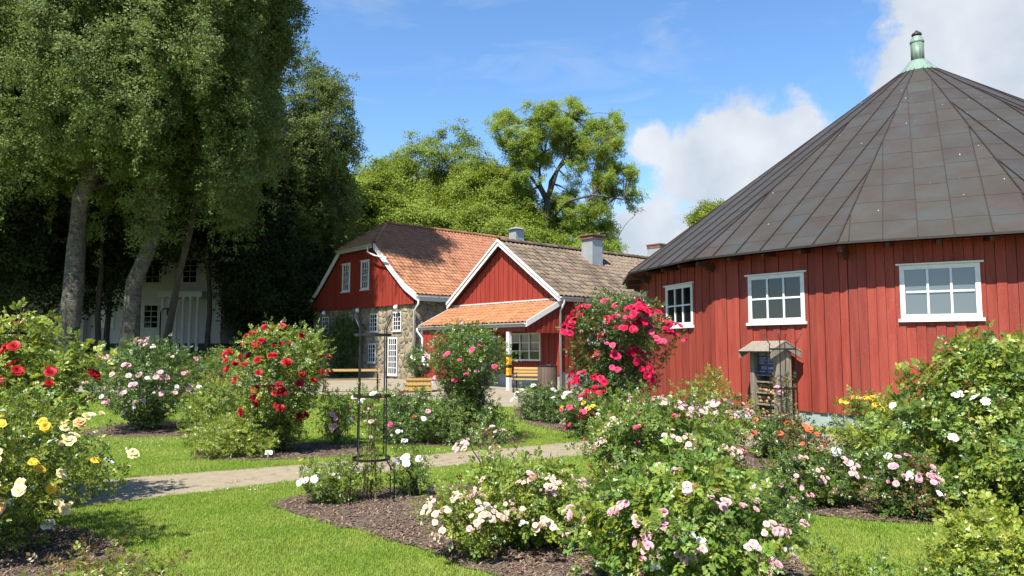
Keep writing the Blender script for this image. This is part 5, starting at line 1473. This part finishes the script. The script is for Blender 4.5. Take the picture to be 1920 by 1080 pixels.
bush('bright yellow rose at the curved bed edge below the bin', 1.55, 16.7, .66, [.3, .42, .45, .3], 190, ['dark', 'fresh'], [('yellow', 24, .05, (2, 4), (.4, 1))], seed=13)
bush('mixed red and pink rose at the foot of the crimson climber', 1.55, 15.1, .85, [.35, .5, .5, .3], 230, ['mid', 'dark'], [('hot', 14, .05, (1, 3)), ('yellow', 6, .045, (1, 3)), ('pale', 14, .04, (3, 5))], seed=14)
# foreground pink roses
bush('near rose bush in the bed with pale pink clusters, left one of the foreground', .2, 7.15, .70, [.2, .42, .6, .62, .5, .25], 400, ['bigfresh', 'fresh', 'lime'], [('pale', 80, .028, (6, 11), (.35, 1)), ('cream', 70, .026, (6, 12), (.35, 1)), ('white', 12, .026, 4)], seed=20, sc=.9, lean=(-.1, -.1), noise_amp=.45, canes=30, cane_m='cane')
bush('front rose bush with drooping pale pink clusters beside the mulch', -.32, 6.55, .52, [.08, .2, .32, .36, .24], 80, ['lime', 'fresh'], [('cream', 70, .028, (6, 12), (.2, 1)), ('pale', 24, .028, (5, 8), (.2, 1))], seed=21, sc=.85, lean=(-.15, 0), noise_amp=.5, canes=14, cane_m='cane')
bush('dense rose bush with glossy leaves and round pink blooms, nearest in the middle', 1.3, 5.75, .88, [.35, .55, .66, .68, .52, .28], 700, ['big', 'bigfresh', 'biglime'], [('pale', 80, .030, (3, 6), (.15, 1)), ('pink', 56, .032, (2, 5), (.1, .8)), ('white', 10, .028, (1, 3))], seed=22, sc=.95, lw=(2, 2, 1), canes=22, cane_m='cane', noise_amp=.4)
bush('tall rose bush with pale pink cluster blooms behind the glossy one', 1.5, 8.0, 1.24, [.3, .5, .66, .7, .55, .32], 640, ['fresh', 'mid', 'bigfresh'], [('pale', 130, .032, (7, 14), (.35, 1)), ('cream', 60, .030, (6, 12), (.5, 1)), ('hot', 14, .03, (1, 2), (.2, .9))], seed=23, sc=.95, noise_amp=.5, canes=26, cane_m='cane')
bush('pale pink cluster rose leaning over in front of the crimson climber', 1.3, 9.6, 1.15, [.2, .35, .42, .4, .25], 190, ['mid', 'fresh'], [('pale', 100, .036, (8, 16), (.5, 1)), ('hot', 16, .036, (1, 3), (.1, .7))], seed=24, lean=(.2, 0), noise_amp=.45, cane_m='cane')
bush('long-stemmed pale pink rose in front of the left part of the kiosk', 2.55, 9.3, 1.14, [.08, .2, .34, .36, .25], 130, ['fresh', 'mid', 'bronze'], [('pale', 80, .032, (8, 16), (.7, 1)), ('hot', 10, .032, (1, 2), (.3, .9))], seed=25, lw=(3, 3, 1), noise_amp=.5, cane_m='cane')
bush('low green rose bush with small pink blooms right of the glossy one', 3.25, 8.7, .56, [.2, .34, .38, .28, .15], 170, ['mid', 'dark', 'fresh'], [('pale', 24, .028, (2, 5)), ('pink', 10, .028, (1, 3))], seed=26, sc=.85)
bush('thin rose shoots waving over the path behind the pink bush', -.2, 7.9, .95, [.05, .12, .25, .36, .32], 36, ['mid', 'bronze'], [('pale', 36, .028, (8, 12), (.6, 1))], seed=27, sc=.85, noise_amp=.5, canes=12)
bush('small white rose left of the iron plant tower', -2.15, 8.95, .42, [.2, .3, .33, .2], 140, ['mid', 'fresh', 'lime'], [('white', 7, .045, (1, 2), (.5, 1))], seed=28, sc=.75)
bush('young white rose right of the iron plant tower', -1.2, 9.3, .5, [.08, .2, .28, .22], 70, ['mid', 'fresh'], [('white', 7, .045, (1, 3), (.5, 1))], seed=29, sc=.75)
bush('thin green climber inside the middle iron plant tower', -1.68, 9.0, 1.3, [.08, .16, .12, .06, .1, .2], 75, ['fresh', 'lime'], [('pale', 5, .04, 1), ('white', 2, .06, 1, (.8, 1))], seed=30, sc=.7, canes=7)
# right side
bush('tall leafy rugosa rose filling the right edge with single white flowers', 5.65, 8.9, 1.85, [.75, 1.1, 1.22, 1.1, .8, .62, .4], 950, ['biglime', 'bigfresh', 'big'], [('single', 14, .055, 1, (.4, .8))], seed=31, sc=1.15, lw=(2, 3, 2), canes=30, noise_amp=.42)
bush('wide lower rugosa bush in front of the tall one at the right edge', 6.0, 7.7, 1.15, [.5, .8, .95, .8, .4], 650, ['big', 'bigfresh', 'biglime'], [('single', 5, .05, 1)], seed=32, sc=1.1, lw=(2, 2, 1), canes=18, noise_amp=.4)
bush('lime-green leafy bush in the bottom right corner', 3.4, 5.1, .64, [.3, .45, .5, .35], 420, ['biglime', 'lime'], [], seed=33, sc=.85, lw=(3, 2))
bush('low rose bush with white blooms left of the rugosa roses', 3.75, 8.75, .60, [.2, .32, .34, .25, .15], 170, ['mid', 'dark', 'fresh'], [('white', 7, .05, 1, (.4, 1)), ('pale', 12, .036, (2, 4), (.4, 1))], seed=34, sc=.85)
bush('low rose bush with soft pink double blooms at the foot of the rugosa roses', 4.25, 8.2, .62, [.2, .36, .38, .28, .15], 200, ['dark', 'mid', 'bronze'], [('pink', 20, .042, (1, 3), (.3, 1)), ('white', 4, .045, 1)], seed=35, sc=.9)
bush('yellow-flowered rose with upright stems against the barn wall', 5.15, 10.8, 1.08, [.2, .35, .4, .32, .22], 240, ['lime', 'mid'], [('yellow', 44, .036, (2, 5), (.75, 1)), ('orange', 5, .04, 1, (.3, .8))], seed=36, noise_amp=.45)
bush('second yellow-flowered rose just left of the tall rugosa', 5.85, 10.7, 1.08, [.2, .4, .45, .35, .25], 260, ['lime', 'mid'], [('yellow', 44, .038, (2, 5), (.75, 1))], seed=37, noise_amp=.45)
bush('thin orange rose left of the yellow one by the barn', 4.4, 11.3, .72, [.1, .22, .3, .25], 80, ['dark', 'bronze'], [('orange', 9, .05, (1, 2), (.4, 1))], seed=38, canes=12)
bush('thin orange rose at the foot of the right iron plant tower', 4.2, 12.4, .6, [.1, .22, .3, .2], 80, ['dark', 'mid'], [('orange', 6, .045, 1, (.4, 1))], seed=39, canes=12)
bush('straggly dark-leaved rose inside the right iron plant tower', 4.72, 13.0, 1.3, [.2, .25, .2, .12, .18, .15], 130, ['dark', 'bronze'], [('pink', 2, .06, 1, (.8, 1)), ('apricot', 2, .05, 1)], seed=40, sc=.75, canes=12)
bush('tall green shoots in front of the left barn wall', 4.2, 15.6, 1.35, [.1, .25, .32, .25, .1], 100, ['fresh', 'lime'], [], seed=41, sc=1.0, canes=8)
bush('second rose of bare green shoots beside the tall shoots', 3.75, 14.9, 1.05, [.1, .25, .32, .2], 80, ['fresh', 'bronze'], [], seed=42, sc=1.0, canes=8)
# low shoots at the bottom of the picture
bush('scraggly budding rose shoots in the bottom left bed', -2.65, 4.95, .42, [.12, .3, .42, .35], 130, ['fresh', 'bronze', 'lime'], [('butter', 8, .012, 2)], seed=43, sc=.7, canes=18, cane_m='cane', noise_amp=.5)
bush('low young shoots along the bottom edge left of centre', -1.55, 4.35, .26, [.2, .42, .5, .3], 110, ['bronze', 'fresh', 'lime'], [], seed=44, sc=.6, canes=14, cane_m='cane', noise_amp=.5)
bush('budding low rose nearest the camera left of the bottom middle', -.65, 4.3, .18, [.2, .34, .3, .2], 50, ['bronze', 'fresh'], [], seed=45, sc=.5, canes=8, cane_m='cane')
bush('thin leafy shoots on the grass right of the glossy rose', 2.15, 4.75, .5, [.15, .3, .35, .25], 60, ['mid', 'dark', 'lime'], [], seed=46, sc=.75, canes=12, cane_m='cane', noise_amp=.5)
bush('sparse shoots left of the lime-green corner bush', 2.85, 4.9, .45, [.12, .22, .28, .2], 45, ['mid', 'fresh'], [], seed=47, sc=.7, canes=10, cane_m='cane')
bush('low rose with faded pink buds under the mid-height green rose', 2.2, 7.0, .5, [.3, .4, .4, .2], 150, ['dark', 'mid'], [('pale', 10, .028, (2, 4))], seed=48, sc=.85)

# ---------------------------------------------------------------- iron plant towers
def obelisk(label, x, y, h, r_, rings, flare=.13, spikes=True):
    O = thing('plant_tower', label, 'plant support', (x, y, H(x, y)), group='iron plant towers')
    rl = rings[0]
    for i in range(4):
        a = math.pi / 4 + i * math.pi / 2 + .25; c_ = V(math.cos(a), math.sin(a), 0)
        pts_ = [c_ * (r_ + flare) + V(0, 0, -.06), c_ * (r_ + flare) + V(0, 0, rl - .14), c_ * r_ + V(0, 0, rl), c_ * r_ * .97 + V(0, 0, (rl + h) * .5), c_ * r_ * .94 + V(0, 0, h - .17), c_ * (r_ * .94 + .10) + V(0, 0, h)]
        m = MB(); m.tube(pts_, .0085, 7); m.build('upright', M['iron'], O, True)
    for z in rings:
        m = MB(); rr_ = r_ * (1.01 - .05 * z / h)
        pts_ = [V(math.cos(q) * rr_, math.sin(q) * rr_, z) for q in [2 * math.pi * i / 32 for i in range(33)]]
        for a_, b_ in zip(pts_, pts_[1:]): m.bar(a_, b_ + (b_ - a_) * .04, .007, .03)
        m.build('ring', M['iron'], O)
    return O
obelisk('iron plant tower standing alone in the mulch bed beside the path', -1.68, 9.0, 2.22, .225, (.50, 1.24, 1.97))
obelisk('iron plant tower in front of the wooden kiosk at the barn', 4.72, 13.0, 2.06, .23, (.55, 1.12, 1.80))
obelisk('iron plant tower swallowed by the red rose at the left edge', -5.75, 8.5, 2.25, .22, (.5, 1.2, 1.98))
obelisk('iron plant tower inside the dome-topped red rose', -4.25, 13.1, 2.2, .24, (.5, 1.15, 1.9))

# ---------------------------------------------------------------- wooden kiosk with insect hotel
kd = corner(1, 0.62); kpos = corner(RW + .42, 0.5) ; a_, b_ = corner(RW, 0), corner(RW, 1)
xd = (b_ - a_).normalized(); nd = V(-xd.y, xd.x, 0)
if nd.dot(a_) < 0: nd = -nd
kp = V(CX, CY, 0) + a_.lerp(b_, .52) + nd * .5
kx = (xd * .93 + nd * .30).normalized(); kn = V(kx.y, -kx.x, 0)
if kn.dot(nd) < 0: kn = -kn
K = thing('insect_hotel', 'weathered wooden kiosk with small roof, blue poster and insect shelves by the barn', 'kiosk', (kp.x, kp.y, H(kp.x, kp.y)))
km = frame_mtx((0, 0, 0), kx, kn)
for x_ in (-.40, .40):
    m = MB(); m.box(x_ - .07, x_ + .07, -.22, .20, -.1, 1.76, km); m.build('post', M['old_wood'], K, bevel=.01)
m = MB(); m.box(-.33, .33, -.20, -.16, .1, 1.75, km); m.build('back_board', M['old_wood'], K)
for z in (.12, .45, .72, .98, 1.14):
    m = MB(); m.box(-.329, .329, -.158, .14, z, z + .035, km); m.build('shelf', M['old_wood'], K)
for sgn in (1, -1):
    m = MB(); pl = [km @ V(-.56, 0, 1.94), km @ V(.56, 0, 1.94), km @ V(.56, sgn * .46, 1.70), km @ V(-.56, sgn * .46, 1.70)]
    nn = (pl[1] - pl[0]).cross(pl[2] - pl[0]).normalized()
    if nn.z < 0: nn = -nn
    m.prism(pl, nn, 0, .03); m.build('roof_board', M['old_wood'], K)
for x_ in (-.54, .54):
    for sgn in (1, -1):
        m = MB(); pl = [km @ V(x_, 0, 1.92), km @ V(x_, sgn * .44, 1.69), km @ V(x_, sgn * .44, 1.55), km @ V(x_, 0, 1.78)]
        m.prism(pl, kx, -.02, .02); m.build('gable_board', M['old_wood'], K)
po = link('poster', None, K)
m = MB(); m.box(-.325, .325, .06, .075, 1.19, 1.74, km); m.build('poster_sheet', M['poster_blue'], po)
rp = random.Random(2)
m = MB()
for j, (z, hgt) in enumerate(((1.70, .012), (1.665, .008), (1.64, .008), (1.615, .008), (1.56, .01), (1.53, .007), (1.505, .007), (1.48, .007), (1.43, .012), (1.23, .012))):
    for (xa, xb) in ((-.29, -.02), (.02, .29)):
        x_ = xa
        xe = xb - rp.uniform(0, .12)
        while x_ < xe:
            w_ = rp.uniform(.012, .04); m.box(x_, min(x_ + w_, xb), .075, .077, z, z + hgt, km); x_ += w_ + .008
for x_ in (.05, .08, .115, .15, .185, .22): m.box(x_, x_ + .022, .075, .077, 1.30, 1.35, km)
m.build('lettering', M['print_white'], po, kind='stuff')
m = MB()
# big yellow capitals in block strokes
def stroke(xa, xb, za, zb): m.box(xa, xb, .075, .078, za, zb, km)
x0 = -.20
for bits in ([(0, .012, 0, .07), (0, .04, .058, .07), (0, .04, .03, .04), (.032, .044, .035, .07)], [(0, .012, 0, .07), (0, .04, .058, .07), (0, .04, 0, .012)], [(0, .012, 0, .07), (.03, .042, 0, .07), (.01, .035, .03, .042)]):
    for (p, q, s_, t_) in bits: stroke(x0 + p, x0 + q, 1.29 + s_, 1.29 + t_)
    x0 += .06
m.build('heading', M['print_yellow'], po, kind='stuff')
rp = random.Random(4)
for z0_, z1_ in ((.155, .44), (.487, .71), (.757, .97)):
    for x_ in [-.27 + .108 * i for i in range(6)]:
        rr_ = rp.uniform(.035, .052); zc = z0_ + rr_ + .002
        while zc + rr_ < z1_:
            m = MB(); q = km @ V(x_, 0, zc); m.tube([q - kn * .14, q + kn * rp.uniform(.03, .12)], rr_, 9); m.build('log', M['log'], K, True); zc += 2 * rr_ + .004

# ---------------------------------------------------------------- street furniture on the court
def bench(label, x, y, L, ang, backs=((.22, .60), (.26, .72), (.30, .84))):
    z = H(x, y) + .012
    B = thing('bench', label, 'bench', (x, y, z), ang, group='park benches on the court')
    for i, (yy, zz) in enumerate(((-.20, .45), (-.10, .455), (.0, .455), (.10, .45))):
        m = MB(); m.box(-L / 2, L / 2, yy - .04, yy + .04, zz - .018, zz + .018); m.build('seat_slat', M['yellow_wood'], B, bevel=.004)
    for (yy, zz) in backs:
        m = MB(); m.box(-L / 2, L / 2, yy - .015, yy + .015, zz - .045, zz + .045); m.build('back_slat', M['yellow_wood'], B, bevel=.004)
    for x_ in (-L / 2 + .12, L / 2 - .12):
        m = MB()
        m.tube([(x_, -.30, 0), (x_, -.24, .2), (x_, -.25, .43)], .022, 7); m.tube([(x_, .28, 0), (x_, .18, .25), (x_, .17, .44), (x_, .25, .66), (x_, .33, .90)], .022, 7)
        m.tube([(x_, -.25, .425), (x_, .17, .425)], .02, 7); m.tube([(x_, -.26, .43), (x_, -.28, .58), (x_, -.1, .64), (x_, .22, .63)], .018, 7)
        m.build('side_frame', M['iron'], B, True)
    return B
bench('long bench with a yellow backrest seen from behind, in front of the stone house', -5.9, 27.4, 2.15, math.pi + .12, backs=((.30, .80),))
bench('short yellow slatted bench under the cottage porch window', 1.0 - .25, 27.75, 1.55, .28 + math.pi * 0 - .55)
# litter bin
bx_, by_ = 1.28, 26.9
Bn = thing('litter_bin', 'dark brown slatted wooden bin beside the yellow bench at the cottage corner', 'bin', (bx_, by_, H(bx_, by_) + .012), -.5)
for i in range(20):
    a = 2 * math.pi * i / 20; m = MB(); m.box(-.052, .052, -.012, .012, 0, .95)
    m.build('slat', M['bin_wood'], Bn, mtx=Matrix.Translation((math.cos(a) * .34, math.sin(a) * .34, 0)) @ Matrix.Rotation(a + math.pi / 2, 4, 'Z'))
m = MB(); m.lathe([(.31, .02), (.31, .90)], 20); m.build('liner', M['iron'], Bn)
m = MB(); m.lathe([(.36, .93), (.37, .97), (.24, 1.0), (.22, .96)], 20); m.build('rim', M['iron'], Bn)
def planter(label, x, y, w, h, plabel, flowers, ph, pr_):
    z = H(x, y) + .012
    Pn = thing('planter', label, 'planter', (x, y, z), .25, group='yellow wooden planters')
    n_ = 6
    for sx, sy, rot in ((0, -1, 0), (0, 1, 0), (-1, 0, 1), (1, 0, 1)):
        for i in range(n_):
            o_ = -w / 2 + (i + .5) * w / n_
            m = MB()
            if rot: m.box(sx * w / 2 - .015, sx * w / 2 + .015, o_ - w / n_ / 2 + .005, o_ + w / n_ / 2 - .005, 0.03, h)
            else: m.box(o_ - w / n_ / 2 + .005, o_ + w / n_ / 2 - .005, sy * w / 2 - .015, sy * w / 2 + .015, 0.03, h)
            m.build('board', M['yellow_wood'], Pn)
    for z_ in (.08, h * .55, h - .06):
        m = MB()
        for (a_, b_) in (((-1, -1), (1, -1)), ((1, -1), (1, 1)), ((1, 1), (-1, 1)), ((-1, 1), (-1, -1))):
            k_ = w / 2 + .03; m.bar((a_[0] * k_, a_[1] * k_, z_), (b_[0] * k_, b_[1] * k_, z_), .03, .06)
        m.build('rail', M['yellow_wood'], Pn)
    m = MB(); m.box(-w / 2 + .02, w / 2 - .02, -w / 2 + .02, w / 2 - .02, .05, h - .05); m.build('soil', M['mulch'], Pn)
    bush(plabel, x, y, ph, pr_, 260, ['mid', 'dark'] if flowers else ['fresh', 'mid'], flowers, seed=int(abs(x) * 10) + 70, name='potted_shrub', cat='shrub', gz=z + h - .06, canes=8, sc=.95)
planter('square yellow wooden planter with white-flowering shrub near the cottage porch', -3.45, 27.6, .80, .52, 'white-flowering shrub in the planter left of the cottage porch', [('white', 34, .045, (2, 4), (.3, 1))], 1.15, [.12, .35, .55, .45, .2])
planter('square yellow wooden planter left of the dome-topped red rose', -11.2, 28.6, .72, .5, 'round green shrub in the planter left of the red rose', [], 1.15, [.5, .8, .85, .6, .25])
# flat bed labels
for (x, y, lab) in ((-4.0, 12.35, 'small white plant label at the foot of the dome-topped red rose'), (-2.0, 13.95, 'small white plant label in front of the leafy rose pillar')):
    T_ = thing('plant_label', lab, 'plant label', (x, y, H(x, y) + .02)); m = MB()
    m.box(-.06, .06, -.004, .004, .06, .13, Matrix.Rotation(-.5, 4, 'X')); m.build('tag', M['white'], T_)
    m = MB(); m.box(-.008, .008, -.004, .004, -.05, .08); m.build('spike', M['zinc'], T_)
# lantern on a post before the white house
lx, ly = -21.3, 49.0 - 4
Lp = thing('lamp_post', 'dark lantern on a bracket post in front of the white house columns', 'lamp', (lx, ly, H(lx, ly)))
m = MB(); m.tube([(0, 0, -.1), (0, 0, 2.6), (.15, 0, 2.8), (.5, 0, 2.85)], .04, 8); m.build('pole', M['iron'], Lp, True)
m = MB(); m.lathe([(.06, 2.35), (.14, 2.45), (.17, 2.72), (.05, 2.86)], 8, (.5, 0, 0)); m.build('lantern', M['iron'], Lp)
# climbing shrub on the stone house
bush('dark climbing shrub on the shaded stone wall', -9.55, 41.6, 3.4, [.5, .8, .7, .9, 1.2, .8, .3], 420, ['dark', 'mid'], [], seed=90, sc=2.0, ysq=.35, name='climbing_shrub', cat='climber', canes=10)
